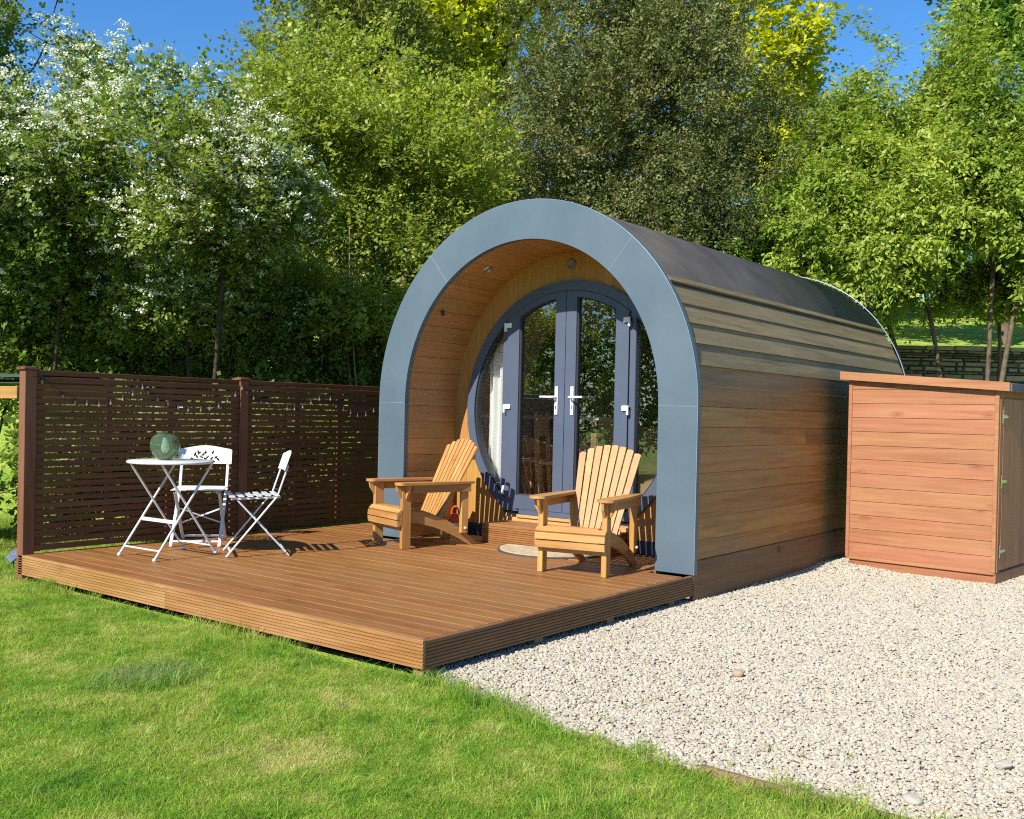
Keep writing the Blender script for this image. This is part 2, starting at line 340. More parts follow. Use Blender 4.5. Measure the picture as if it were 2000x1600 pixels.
def npmesh(name, V, F, mat, tint=None, smooth=False, k=None):
    """numpy vertices and equal-sized faces to a mesh"""
    me = bpy.data.meshes.new(name); nv, nf, k = len(V), len(F), F.shape[1]
    me.vertices.add(nv); me.vertices.foreach_set('co', np.asarray(V, np.float32).ravel())
    me.loops.add(nf*k); me.loops.foreach_set('vertex_index', np.asarray(F, np.int32).ravel())
    me.polygons.add(nf); me.polygons.foreach_set('loop_start', np.arange(0, nf*k, k, dtype=np.int32))
    me.update(calc_edges=True)
    if smooth: me.polygons.foreach_set('use_smooth', np.ones(nf, bool))
    if tint is not None:
        a = me.attributes.new('tint', 'FLOAT', 'FACE'); a.data.foreach_set('value', np.asarray(tint, np.float32))
    if mat: me.materials.append(MATS[mat])
    return me
def link(name, me, parent=None):
    o = bpy.data.objects.new(name, me); C.objects.link(o)
    if parent is not None: o.parent = parent
    return o

# ------------------------------------------------------------------ ground
ZG = -.20
FH = np.array([-.6144, .7889]); RH = np.array([.7889, .6144])      # along and across the bank behind the pod
def sm(t): t = np.clip(t, 0, 1); return t*t*(3-2*t)
def ground_z(x, y):
    q = (x-CAM[0])*FH[0]+(y-CAM[1])*FH[1]; s = (x-CAM[0])*RH[0]+(y-CAM[1])*RH[1]
    left = sm((q-11.2)/5.0)*1.9
    right = sm((q-12.2)/2.2)*.45+sm((q-15.05)/.3)*1.55
    k = sm((s-1.0)/3.0)
    h = left*(1-k)+right*k+np.maximum(0, q-15.6)*.19
    h = np.where(q > 34, h+(q-34)*(-.10), h)
    return ZG-.005+h
LAWN_EDGE = [(1.60, -2.70), (1.72, -2.80), (1.95, -2.90), (2.30, -2.99), (2.75, -3.04), (3.1, -3.06), (3.5, -3.07), (3.95, -3.07), (4.6, -3.05), (9, -3.0)]   # where the lawn meets the gravel
def gravel_mask(x, y):
    ex = np.array([p[0] for p in LAWN_EDGE]); ey = np.array([p[1] for p in LAWN_EDGE])
    e = np.interp(x, ex, ey)
    return (y > e) & (x > 1.55)
xs = np.concatenate([np.linspace(-140, -16, 26), np.linspace(-15, 15, 91), np.linspace(16, 140, 26)])
ys = np.concatenate([np.linspace(-90, -13, 18), np.linspace(-12, 22, 103), np.linspace(23, 190, 30)])
X, Y = np.meshgrid(xs, ys); Z = ground_z(X, Y)
ny, nx = X.shape; idx = np.arange(nx*ny).reshape(ny, nx)
F = np.stack([idx[:-1, :-1], idx[:-1, 1:], idx[1:, 1:], idx[1:, :-1]], -1).reshape(-1, 4)
g = link('ground', npmesh('ground', np.stack([X, Y, Z], -1).reshape(-1, 3), F, 'lawn_ground', smooth=True)); g['kind'] = 'structure'
# gravel sheet
rows = []
for x in np.concatenate([np.linspace(1.2, 4.6, 35), np.linspace(5, 12, 8)]):
    e = np.interp(x, [p[0] for p in LAWN_EDGE], [p[1] for p in LAWN_EDGE])
    rows.append([(x, y, ZG+.002+(.02 if y > 4.9 else 0)) for y in np.linspace(e, 5.6, 24)])
gs = MB().strip(rows).build('gravel_yard', 'gravel_ground'); gs['kind'] = 'structure'

def scatter(name, P, rot, scl, tint, idxs, protos, label):
    """one object whose points carry instances of a few prototype meshes"""
    me = bpy.data.meshes.new(name); me.vertices.add(len(P)); me.vertices.foreach_set('co', np.asarray(P, np.float32).ravel())
    def A(nm, t, prop, arr): a = me.attributes.new(nm, t, 'POINT'); a.data.foreach_set(prop, np.asarray(arr).ravel())
    A('rot', 'FLOAT_VECTOR', 'vector', np.asarray(rot, np.float32)); A('scl', 'FLOAT_VECTOR', 'vector', np.asarray(scl, np.float32))
    A('tint', 'FLOAT', 'value', np.asarray(tint, np.float32)); A('pick', 'INT', 'value', np.asarray(idxs, np.int32))
    o = link(name, me); o['kind'] = 'stuff'; o['label'] = label
    col = bpy.data.collections.new(name+'_shapes')
    for p in protos: col.objects.link(p)
    ng = bpy.data.node_groups.new(name+'_scatter', 'GeometryNodeTree')
    ng.interface.new_socket('Geometry', in_out='INPUT', socket_type='NodeSocketGeometry'); ng.interface.new_socket('Geometry', in_out='OUTPUT', socket_type='NodeSocketGeometry')
    n, l = ng.nodes, ng.links
    gi, go = n.new('NodeGroupInput'), n.new('NodeGroupOutput'); ip = n.new('GeometryNodeInstanceOnPoints')
    ci = n.new('GeometryNodeCollectionInfo'); ci.inputs[0].default_value = col; ci.inputs['Separate Children'].default_value = True; ci.inputs['Reset Children'].default_value = True
    def NA(nm, t): x = n.new('GeometryNodeInputNamedAttribute'); x.data_type = t; x.inputs['Name'].default_value = nm; return x.outputs['Attribute']
    l.new(gi.outputs[0], ip.inputs['Points']); l.new(ci.outputs[0], ip.inputs['Instance']); ip.inputs['Pick Instance'].default_value = True
    l.new(NA('pick', 'INT'), ip.inputs['Instance Index']); l.new(NA('rot', 'FLOAT_VECTOR'), ip.inputs['Rotation']); l.new(NA('scl', 'FLOAT_VECTOR'), ip.inputs['Scale'])
    l.new(ip.outputs[0], go.inputs[0])
    md = o.modifiers.new('scatter', 'NODES'); md.node_group = ng
    return o

# ---- grass
rg = np.random.default_rng(5)
def tuft_mesh(i, nb, R, hmin, hmax, wd, lean):
    V = []; Fq = []; dry = []
    for b in range(nb):
        a = rg.uniform(0, 2*np.pi); rr = R*math.sqrt(rg.uniform()); bx, by = rr*math.cos(a), rr*math.sin(a)
        h = rg.uniform(hmin, hmax); la = rg.uniform(0, 2*np.pi); ln = rg.uniform(.35, lean)*h; fa = rg.uniform(0, 2*np.pi)
        dx, dy = math.cos(la), math.sin(la); sx, sy = math.cos(fa)*wd, math.sin(fa)*wd; k = len(V)
        V += [(bx-sx, by-sy, -.004), (bx+sx, by+sy, -.004), (bx+dx*ln*.35+sx*.8, by+dy*ln*.35+sy*.8, h*.6), (bx+dx*ln*.35-sx*.8, by+dy*ln*.35-sy*.8, h*.6), (bx+dx*ln, by+dy*ln, h*(1-.32*ln/h)), (bx+dx*ln, by+dy*ln, h*(1-.32*ln/h))]
        Fq += [(k, k+1, k+2, k+3), (k+3, k+2, k+4, k+5)]
        d = 1.0 if rg.uniform() < .10 else 0.0; dry += [d, d]
    me = bpy.data.meshes.new('tuft%d' % i); me.from_pydata(V, [], Fq); me.materials.append(MATS['lawn_blade'])
    a = me.attributes.new('dry', 'FLOAT', 'FACE'); a.data.foreach_set('value', np.array(dry, np.float32))
    return bpy.data.objects.new('tuft_shape', me)
tufts = [tuft_mesh(i, 16, .032, .018, .042, .0012, 1.6) for i in range(6)]+[tuft_mesh(9, 12, .035, .05, .095, .0014, 1.4), tuft_mesh(10, 10, .02, .05, .09, .0013, .6)]
def rand_pts(n, x0, x1, y0, y1): return rg.uniform(x0, x1, n), rg.uniform(y0, y1, n)
gx, gy = rand_pts(230000, -7.5, 4.9, -5.6, -1.2)
q = (gx-CAM[0])*FH[0]+(gy-CAM[1])*FH[1]; s = (gx-CAM[0])*RH[0]+(gy-CAM[1])*RH[1]
deck_in = (gx > -2.50) & (gx < 1.58) & (gy > -2.78)
keep = (~gravel_mask(gx, gy-.03*np.sin(gx*9)-.02*np.sin(gx*23+1)+rg.normal(0, .02, len(gx)))) & (~deck_in) & (q > 1.9) & (np.abs(s) < q*.56+.35) & ~((gx > -2.5) & (gx < 1.66) & (gy > -2.86+.02*np.sin(gx*5)))
dens = np.clip(2.6/np.maximum(q, 1)**.85, .28, 1.)*1.25
keep &= rg.uniform(size=len(gx)) < dens
gx, gy, q = gx[keep], gy[keep], q[keep]; n = len(gx)
edge = np.minimum(np.abs(gy+2.82), 9)+np.where((gx > -2.6) & (gx < 1.7), 0, 9)
ee = np.abs(gy-np.interp(gx, [p[0] for p in LAWN_EDGE], [p[1] for p in LAWN_EDGE]))+np.where(gx > 1.6, 0, 9)
tuftd = np.hypot(gx-.62, gy+3.72)
longp = np.where(ee < .10, .38, np.where(edge < .12, .16, .012))+np.where(tuftd < .26, .35, 0)+np.where(gx < -2.55, .15, 0)
pick = np.where(rg.uniform(size=n) < longp, rg.integers(6, 8, n), rg.integers(0, 6, n))
sc_ = (.75+.5*rg.uniform(size=n))*(1+.045*np.maximum(0, q-3)); hz = sc_*(.85+.35*np.sin(gx*3.1+1)*np.sin(gy*3.7))
nw = 46; wx_ = rg.uniform(1.75, 3.9, nw); wy_ = np.interp(wx_, [p[0] for p in LAWN_EDGE], [p[1] for p in LAWN_EDGE])+rg.exponential(.22, nw)+.05
wx_[:6] = (2.02, 1.98, 2.45, 2.42, 3.3, 2.9); wy_[:6] = (-2.1, -2.05, -1.3, -1.26, -.4, .9)
gx = np.r_[gx, wx_]; gy = np.r_[gy, wy_]; n = len(gx); pick = np.r_[pick, rg.integers(6, 8, nw)]; sc_ = np.r_[sc_, rg.uniform(.4, .8, nw)]; hz = np.r_[hz, rg.uniform(.4, .7, nw)]
scatter('grass', np.stack([gx, gy, np.full(n, ZG)], -1), np.stack([rg.normal(0, .12, n), rg.normal(0, .12, n), rg.uniform(0, 6.28, n)], -1), np.stack([sc_, sc_, hz], -1), rg.uniform(size=n), pick, tufts, 'short sunlit lawn grass in front of the deck')

# ---- gravel stones
def pebble(i, mat='gravel_stone', sub=2):
    bm = bmesh.new(); bmesh.ops.create_icosphere(bm, subdivisions=sub, radius=.5)
    r2 = random.Random(100+i); d = [(Vector((r2.gauss(0, 1), r2.gauss(0, 1), r2.gauss(0, 1))).normalized(), r2.uniform(.30, .46)) for _ in range(9)]
    for v in bm.verts:
        for nrm, lim in d:
            k = v.co.dot(nrm)
            if k > lim: v.co -= nrm*(k-lim)*.85
    me = bpy.data.meshes.new('pebble%d' % i); bm.to_mesh(me); bm.free(); me.materials.append(MATS[mat])
    return bpy.data.objects.new('pebble_shape', me)
peb = [pebble(i) for i in range(8)]
kx, ky = rand_pts(520000, 1.45, 7.5, -3.3, 6.0)
q = (kx-CAM[0])*FH[0]+(ky-CAM[1])*FH[1]; s = (kx-CAM[0])*RH[0]+(ky-CAM[1])*RH[1]
keep = gravel_mask(kx+0, ky+.025*np.sin(kx*7)+rg.normal(0, .02, len(kx))) & (q > 1.8) & (np.abs(s) < q*.55+.3)
keep |= (kx < 1.56) & (kx > 1.45) & (ky > -2.75) & (ky < 0) 
keep &= ~((kx > 1.82) & (kx < 3.05) & (ky > 2.62) & (ky < 3.8)) & ~((kx < 1.56) & (ky > .0))
dens = np.clip(4.0/np.maximum(q, 1)**1.0, .36, 1.); keep &= rg.uniform(size=len(kx)) < dens
kx, ky, q = kx[keep], ky[keep], q[keep]; n = len(kx)
sz = (.0105+.016*rg.beta(1.2, 3.4, n))*1.08*(1+.05*np.maximum(0, q-3.2)); big = rg.uniform(size=n) < .006; sz = np.where(big, sz*1.5, sz)
scl = np.stack([sz*rg.uniform(.85, 1.45, n), sz*rg.uniform(.8, 1.15, n), sz*rg.uniform(.42, .72, n)], -1)
mound = .035*np.exp(-((kx-1.75)/.35)**2)*sm((ky-2.0)/.6)
P = np.stack([kx, ky, ZG+.004+rg.uniform(0, .010, n)+mound], -1)
gst = scatter('gravel', P, np.stack([rg.normal(0, .33, n), rg.normal(0, .33, n), rg.uniform(0, 6.28, n)], -1), scl, rg.beta(2.2, 2.0, n)**1.0, rg.integers(0, 8, n), peb, 'pale limestone gravel covering the yard')

def loose_stone(name, loc, size, mat, label, seed):
    o = pebble(seed, mat, 3); o.name = name; C.objects.link(o); o.location = loc; o.scale = size; o.rotation_euler = (0, 0, seed); tag(o, label, 'stone'); return o
loose_stone('stone', (2.758, -1.714, ZG+.03), (.075, .06, .05), 'tan_stone', 'tan fist-sized stone lying alone in the middle of the gravel', 31)
loose_stone('stone', (4.12, -2.27, ZG+.025), (.07, .055, .045), 'pale_stone', 'large pale stone at the right edge of the gravel', 32)
loose_stone('stone', (1.93, -2.80, ZG+.025), (.055, .045, .045), 'tan_stone', 'reddish brown stone where lawn meets gravel near deck corner', 33)
loose_stone('stone', (3.95, -2.86, ZG+.02), (.085, .06, .04), 'pale_stone', 'flat buff stone in the bottom right corner of the gravel', 34)

# edging strip of the lawn
me_ = MB(); pts = [(3.25, -3.075), (3.62, -3.085), (4.05, -3.08)]
for a, b in zip(pts[:-1], pts[1:]): me_.bar((a[0], a[1], ZG+.012), (b[0], b[1], ZG+.012), .02, .05)
tag(me_.build('edging_board', 'under_wood'), 'narrow brown edging board between lawn and gravel', 'edging')

# ------------------------------------------------------------------ deck
XL, XR, D = -2.52, 1.600, 2.8246
deck = tag(empty('deck', (-.4, -1.4, ZG)), 'low brown timber deck with ribbed fascia boards in front of the pod', 'deck')
def dk(mb, name, mat):
    o = mb.build(name, mat, deck); o.matrix_parent_inverse = Matrix.Translation((.4, 1.4, -ZG)); return o
pitch = .1285; nb = 22; y0 = -D+.024
rj = random.Random(3)
for i in range(nb+6):
    a, b = y0+i*pitch, y0+(i+1)*pitch-.006
    if a > .66: break
    if b < .0:
        j = [-1.1, .25, -.45, .6][i % 4]+rj.uniform(-.15, .15)
        segs = [(XL+.01, j-.0015), (j+.0015, XR-.023)]
    else: segs = [(XL+.01, -1.615), (-1.285, 1.285)]
    for x0_, x1_ in segs:
        h = rj.uniform(-.0008, .0008)
        dk(MB().box(x0_, x1_, a, b if not (a < 0 < b) else min(b, .0), -.026, h, .0035), 'deck_board', 'deck_wood')
def ribbed(L, h=.143, t=.022, ribs=8):
    prof = [(0, 0), (t, 0)]; p = h/ribs
    for k in range(ribs):
        z = k*p; prof += [(t, z+.0015), (t, z+p*.58), (t-.006, z+p*.68), (t-.006, z+p*.92), (t, z+p)] if k < ribs-1 else [(t, z+.0015), (t, h-.003), (t-.003, h)]
    return prof+[(0, h)]
def fascia_front(x0_, x1_, y, z0, name, mat, ch=0):
    mb = MB(); pr = ribbed(1); n_ = len(pr)
    vs = [(x0_, y-a, z0+b) for a, b in pr]+[(x1_, y-a, z0+b) for a, b in pr]
    mb.add(vs, [tuple(range(n_)), tuple(range(2*n_-1, n_-1, -1))]+[(i, (i+1) % n_, n_+(i+1) % n_, n_+i) for i in range(n_)]); return mb
dk(fascia_front(XL-.012, -.62, -D+.022, -.1445, 'fascia_board', 0), 'fascia_board', 'fascia_wood')
dk(fascia_front(-.618, XR, -D+.022, -.1445, 'fascia_board', 0), 'fascia_board', 'fascia_wood')
pr = ribbed(1); n_ = len(pr)
for ya, yb in ((-D+.0245, -1.02), (-1.018, .012)):
    vs = [(XR-.022+a, ya, -.147+b) for a, b in pr]+[(XR-.022+a, yb, -.147+b) for a, b in pr]
    dk(MB().add(vs, [tuple(range(n_)), tuple(range(2*n_-1, n_-1, -1))]+[(i, (i+1) % n_, n_+(i+1) % n_, n_+i) for i in range(n_)]), 'fascia_board', 'fascia_wood_shaded')
for x in np.arange(XL+.08, XR-.06, .45): dk(MB().box(x-.022, x+.022, -D+.05, -.02, -.13, -.027), 'joist', 'under_wood')
for (x, y) in [(1.545, -2.76), (1.545, -1.82), (1.545, -1.05), (1.545, -.25), (-.5, -2.7), (-1.6, -2.7), (.6, -2.7)]:
    dk(MB().box(x-.03, x+.03, y-.04, y+.04, ZG-.06, -.028 if y > -2.7 else -.03), 'post', 'under_wood')
us = MB().box(XL+.06, XR-.09, -D+.12, -.05, ZG-.02, ZG+.004); o = us.build('bare_soil', 'under_dark'); o['kind'] = 'structure'

# ------------------------------------------------------------------ camping pod
HW, ZS, RO, T, TI, L = 1.6, 1.2158, 1.648, .3094, .3058, 5.05
DW = .70
pod = tag(empty('camping_pod', (0, 2.5, ZG)), 'arched timber camping pod with grey portal, round glazed doors and black rubber roof', 'cabin')
def pd(mb, name, mat, parent=None):
    o = mb.build(name, mat, parent or pod)
    if parent is None: o.matrix_parent_inverse = Matrix.Translation((0, -2.5, -ZG))
    return o
def arc(hw, rr, t): return (hw*math.cos(t), ZS+rr*math.sin(t))
def band(t0, t1, hwo, ro_, hwi, ri_, ya, yb, n=24):
    mb = MB(); rows = []
    for i in range(n+1):
        t = t0+(t1-t0)*i/n; xo, zo = arc(hwo, ro_, t); xi, zi = arc(hwi, ri_, t)
        rows.append([(xo, ya, zo), (xi, ya, zi), (xi, yb, zi), (xo, yb, zo), (xo, ya, zo)])
    for r_a, r_b in zip(rows[:-1], rows[1:]):
        for k in range(4): mb.add([r_a[k], r_a[k+1], r_b[k+1], r_b[k]], [(0, 1, 2, 3)])
    for r_ in (rows[0], rows[-1]): mb.add(r_[:4], [(0, 1, 2, 3)])
    return mb
G = .0004
seams = [0, math.radians(50), math.radians(129), math.pi]
for t0, t1 in zip(seams[:-1], seams[1:]):
    pd(band(t0+G, t1-G, HW+.012, RO+.012, HW-T, RO-TI, -.004, .05, 28), 'portal_panel', 'portal_metal')
for sgn in (-1, 1):
    pd(MB().box(sgn*(HW-T), sgn*(HW+.012), -.004, .05, .001, ZS-G, .002), 'portal_panel', 'portal_metal')
for t_ in seams:
    (xo, zo), (xi, zi) = arc(HW+.012, RO+.012, t_), arc(HW-T, RO-TI, t_); pd(MB().bar((xi, -.0045, zi), (xo, -.0045, zo), .003, .002, up=(0, 1, 0)), 'seam_trim', 'portal_edge')
# pale drip edges: front and rear rims
def rim(y, r, hw, ro_, zlow):
    pts = [(hw, y, zlow), (hw, y, ZS)]+[(arc(hw, ro_, t)[0], y, arc(hw, ro_, t)[1]) for t in np.linspace(.02, math.pi-.02, 70)]+[(-hw, y, ZS), (-hw, y, zlow)]
    return MB().tube(pts, r, 6)
pd(rim(-.002, .0022, HW+.012, RO+.012, .002), 'portal_rim', 'portal_edge')
pd(rim(L, .0055, HW+.012, RO+.016, -.15), 'rear_rim', 'portal_edge')
# roof membrane
TR = math.radians(35.2)
rf = MB(); rows = []
for t in np.linspace(TR-.03, math.pi-TR+.03, 60):
    x, z = arc(HW-.002, RO-.002, t); x2, z2 = arc(HW-.04, RO-.04, t); rows.append([(x2, .051, z2), (x, .051, z), (x, L-.02, z), (x2, L-.02, z2)])
rf.strip(rows, True); roof = pd(rf, 'roof', 'rubber_roof')
def roofedge(sg):
    mb = MB(); x, z = arc(HW, RO, TR); mb.bar((sg*(x+.006), .052, z-.004), (sg*(x+.006), L-.03, z-.004), .05, .022, up=(sg*math.cos(TR), 0, math.sin(TR)), ch=.003); return mb
for sg in (1, -1): pd(roofedge(sg), 'roof_batten', 'cladding_grey')
# cladding: boards along the side, following the curve upwards, lapped above
zb = [.102, .2414, .403, .5799, .7308, .9223, 1.0659, 1.217, 1.379, 1.534, 1.696, 1.8474, 1.9913, 2.150]
def sidex(z):
    return HW if z <= ZS else HW*math.sqrt(max(0, 1-((z-ZS)/RO)**2))
rc = random.Random(8)
def cboard(sg, z0, z1, ya, yb, lap):
    o0 = lap; g_ = .0015
    xa, xb = sidex(z0)-.006+o0, sidex(z1)-.010
    if lap: z0 -= .016
    else: z0 += g_; z1 -= g_
    mb = MB(); t = .02
    nv = [(xa, z0), (xb, z1), (xb-t, z1), (xa-t, z0)]
    vs = [(sg*x, ya, z) for x, z in nv]+[(sg*x, yb, z) for x, z in nv]
    return mb.add(vs, [(0, 1, 2, 3), (7, 6, 5, 4), (0, 4, 5, 1), (1, 5, 6, 2), (2, 6, 7, 3), (3, 7, 4, 0)])
for sg in (1, -1):
    for i, (z0, z1) in enumerate(zip(zb[:-1], zb[1:])):
        lap = .017 if z0 > 1.45 else (.004 if z0 > 1.3 else 0)
        cuts = {6: [.86], 5: [2.09], 2: [3.3], 3: [2.6], 8: [3.7], 10: [1.9], 1: [1.4]}.get(i, [])
        e = [.052]+cuts+[L-.03]
        for a, b in zip(e[:-1], e[1:]):
            pd(cboard(sg, z0, z1, a+.0015, b-.0015, lap), 'cladding_board', 'cladding_grey' if z0 > 1.5 else 'cladding_low')
    sb = MB().box(sg*(HW-.03), sg*(HW+.004), .014 if sg > 0 else .052, L-.03, -.195, .100, .003); sk = pd(sb, 'skirt_board', 'skirt_wood')
    if sg > 0:
        pd(MB().lathe([(.03, 0), (.03, .004), (.021, .004), (.021, -.002), (.0, -.002)], 20), 'pipe_hole', 'oven_black', sk).matrix_local = Matrix.Translation((HW+.004, 1.535, .045)) @ Matrix.Rotation(math.pi/2, 4, 'Y')
# inner shell, floor, rear wall, inner lining
sh = MB(); rows = []
for t in np.linspace(0, math.pi, 60):
    x, z = arc(HW-.05, RO-.05, t); rows.append([(x, .055, z), (x, L-.02, z)])
rows = [[(HW-.05, .055, -.15), (HW-.05, L-.02, -.15)]]+rows+[[(-HW+.05, .055, -.15), (-HW+.05, L-.02, -.15)]]
sh.strip(rows); pd(sh, 'shell', 'under_dark')
ln = MB(); rows = []
for t in np.linspace(0, math.pi, 60):
    x, z = arc(HW-.13, RO-.13, t); rows.append([(x, DW+.05, z), (x, L-.1, z)])
rows = [[(HW-.13, DW+.05, .2), (HW-.13, L-.1, .2)]]+rows+[[(-HW+.13, DW+.05, .2), (-HW+.13, L-.1, .2)]]
ln.strip(rows); pd(ln, 'inner_lining', 'room_lining')
pd(MB().box(-HW+.06, HW-.06, DW+.03, L-.06, .10, .232), 'floor', 'room_floor')
poly = [(HW-.045, -.15), (HW-.045, ZS)]+[arc(HW-.045, RO-.045, t) for t in np.linspace(.05, math.pi-.05, 40)]+[(-HW+.045, ZS), (-HW+.045, -.15)]
pd(MB().prism(poly, 'y', L-.09, L-.025), 'rear_wall', 'cladding_grey')
# reveal planks round the porch
HI, RI = HW-T, RO-TI
def perim(hw, rr, n=600):
    P = [(hw, 0.0)]+[arc(hw, rr, t) for t in np.linspace(0, math.pi, n)]+[(-hw, 0.0)]
    return np.array(P)
pp = perim(HI, RI); ds = np.r_[0, np.cumsum(np.hypot(*np.diff(pp, axis=0).T))]
npl = 44; wpl = ds[-1]/npl
def pat(s_): return np.array([np.interp(s_, ds, pp[:, 0]), np.interp(s_, ds, pp[:, 1])])
for i in range(npl):
    rows = []
    for s_ in np.linspace(i*wpl+.0016, (i+1)*wpl-.0016, 4):
        p = pat(s_); tn = pat(min(s_+.005, ds[-1]))-pat(max(s_-.005, 0)); tn /= np.linalg.norm(tn); nn = np.array([tn[1], -tn[0]])  # outward
        rows.append((p+nn*.002, p+nn*.022))
    mb = MB(); ya, yb = .0505, DW+.02
    ring = [r_[0] for r_ in rows]+[r_[1] for r_ in rows[::-1]]
    mb.prism([tuple(p) for p in ring], 'y', ya, yb)
    o = pd(mb, 'reveal_plank', 'reveal_wood')
# facade planks with a round hole
RC, ZC, ZB = 1.129, 1.176, .262
pw = .1435; nfp = int(math.ceil(2*HI/pw)); x0f = -nfp*pw/2
for i in range(nfp):
    a, b = max(x0f+i*pw+.0012, -HI), min(x0f+(i+1)*pw-.0012, HI)
    if b-a < .01: continue
    X_ = np.linspace(a, b, 7)
    top = ZS+RI*np.sqrt(np.clip(1-(X_/(HI+.0005))**2, 0, 1)); half = np.sqrt(np.clip((RC-.012)**2-X_**2, 0, 1e9))
    lowt = np.where(np.abs(X_) < RC-.012, ZC-half, ZC); lowt = np.where((np.abs(X_) < .70), np.minimum(lowt, .17), lowt)
    pieces = []
    if np.all(np.abs(X_) >= RC-.012): pieces = [(np.full(7, .0), top)]
    else: pieces = [(np.where(np.abs(X_) < RC-.012, ZC+half, ZC), top), (np.full(7, .0), lowt)]
    for lo_, hi_ in pieces:
        hi_ = np.maximum(hi_, lo_+.001)
        mb = MB(); poly = [(x, z) for x, z in zip(X_, lo_)]+[(x, z) for x, z in zip(X_[::-1], hi_[::-1])]
        mb.prism(poly, 'y', DW, DW+.02); pd(mb, 'facade_plank', 'facade_wood')
for a, b in ((-HI+.004, -.66), (.66, HI-.004)): pd(MB().box(a, b, DW-.012, DW-.001, .001, .112, .002), 'skirting', 'navy_skirting')
pd(MB().lathe([(.0, .012), (.03, .012), (.03, .016), (.05, .016), (.053, .0)], 24), 'wall_vent', 'vent_grey').matrix_local = Matrix.Translation((0, DW-2.5, 2.442-ZG)) @ Matrix.Rotation(math.pi/2, 4, 'X')
for xd, yd in ((-.62, .31), (.62, .31)):
    zd = ZS+RI*math.sqrt(1-(xd/HI)**2); nrm = Vector((-xd/HI**2, 0, -(zd-ZS)/RI**2)).normalized()
    dl = pd(MB().lathe([(.0, .001), (.026, .001), (.03, .008), (.042, .006), (.045, -.002)], 24), 'downlight', 'steel')
    dl.matrix_parent_inverse = Matrix.Identity(4); dl.matrix_local = Matrix.Translation((xd, yd-2.5, zd-ZG)) @ nrm.to_track_quat('Z', 'Y').to_matrix().to_4x4()
hk = pd(MB().box(-.012, .012, -.012, .012, -.01, .035, .004), 'hook', 'oven_black'); xh = -1.02; zh = ZS+RI*math.sqrt(1-(xh/HI)**2)
hk.matrix_parent_inverse = Matrix.Identity(4); hk.matrix_local = Matrix.Translation((xh+.01, .17-2.5, zh-.03-ZG))
# round frame
def ring_poly(r_o, r_i, zcut):
    """ring cut flat at the bottom, as outer and inner outlines with equal counts"""
    a0 = -math.asin((ZC-zcut)/r_o); ts = np.linspace(a0, math.pi-a0, 97); rows = []
    ai = -math.asin(min(1, (ZC-zcut)/r_i)); ti = np.linspace(ai, math.pi-ai, 97)
    return [((r_o*math.cos(t), ZC+r_o*math.sin(t)), (r_i*math.cos(u), ZC+r_i*math.sin(u))) for t, u in zip(ts, ti)]
def ring_mesh(r_o, r_i, zcut, ya, yb):
    mb = MB(); rp = ring_poly(r_o, r_i, zcut)
    rows = [[(o_[0], ya, o_[1]), (i_[0], ya, i_[1]), (i_[0], yb, i_[1]), (o_[0], yb, o_[1]), (o_[0], ya, o_[1])] for o_, i_ in rp]
    for k in range(4): mb.strip([[r_[k] for r_ in rows], [r_[k+1] for r_ in rows]])
    for r_ in (rows[0], rows[-1]): mb.add(r_[:4], [(0, 1, 2, 3)])
    return mb
fr = pd(ring_mesh(RC, 1.045, ZB, DW-.03, DW+.075), 'round_frame', 'frame_metal')
pd(ring_mesh(1.0455, 1.028, ZB+.01, DW-.012, DW+.06), 'gasket', 'gasket', fr)
pd(MB().box(-.50, .50, DW-.03, DW+.075, ZB-.03, ZB+.02, .003), 'sill', 'frame_metal', fr)
XM = -.02
for sg in (-1, 1):
    xm = XM+sg*.672; zt = ZC+math.sqrt(1.05**2-xm**2); zl = max(ZB+.015, ZC-math.sqrt(1.05**2-xm**2))
    pd(MB().box(xm-.03, xm+.03, DW-.022, DW+.07, zl, zt, .004), 'mullion', 'frame_metal', fr)
    # side light pane
    R_ = 1.035; xa = abs(xm+sg*.031); xs_ = np.linspace(xa, R_-.002, 24); hh = np.sqrt(R_**2-xs_**2)
    poly = [(sg*x, ZC+h) for x, h in zip(xs_, hh)]+[(sg*x, max(ZC-h, ZB+.02)) for x, h in zip(xs_[::-1], hh[::-1])]
    pd(MB().prism(poly, 'y', DW+.02, DW+.026), 'side_pane', 'pane_glass')
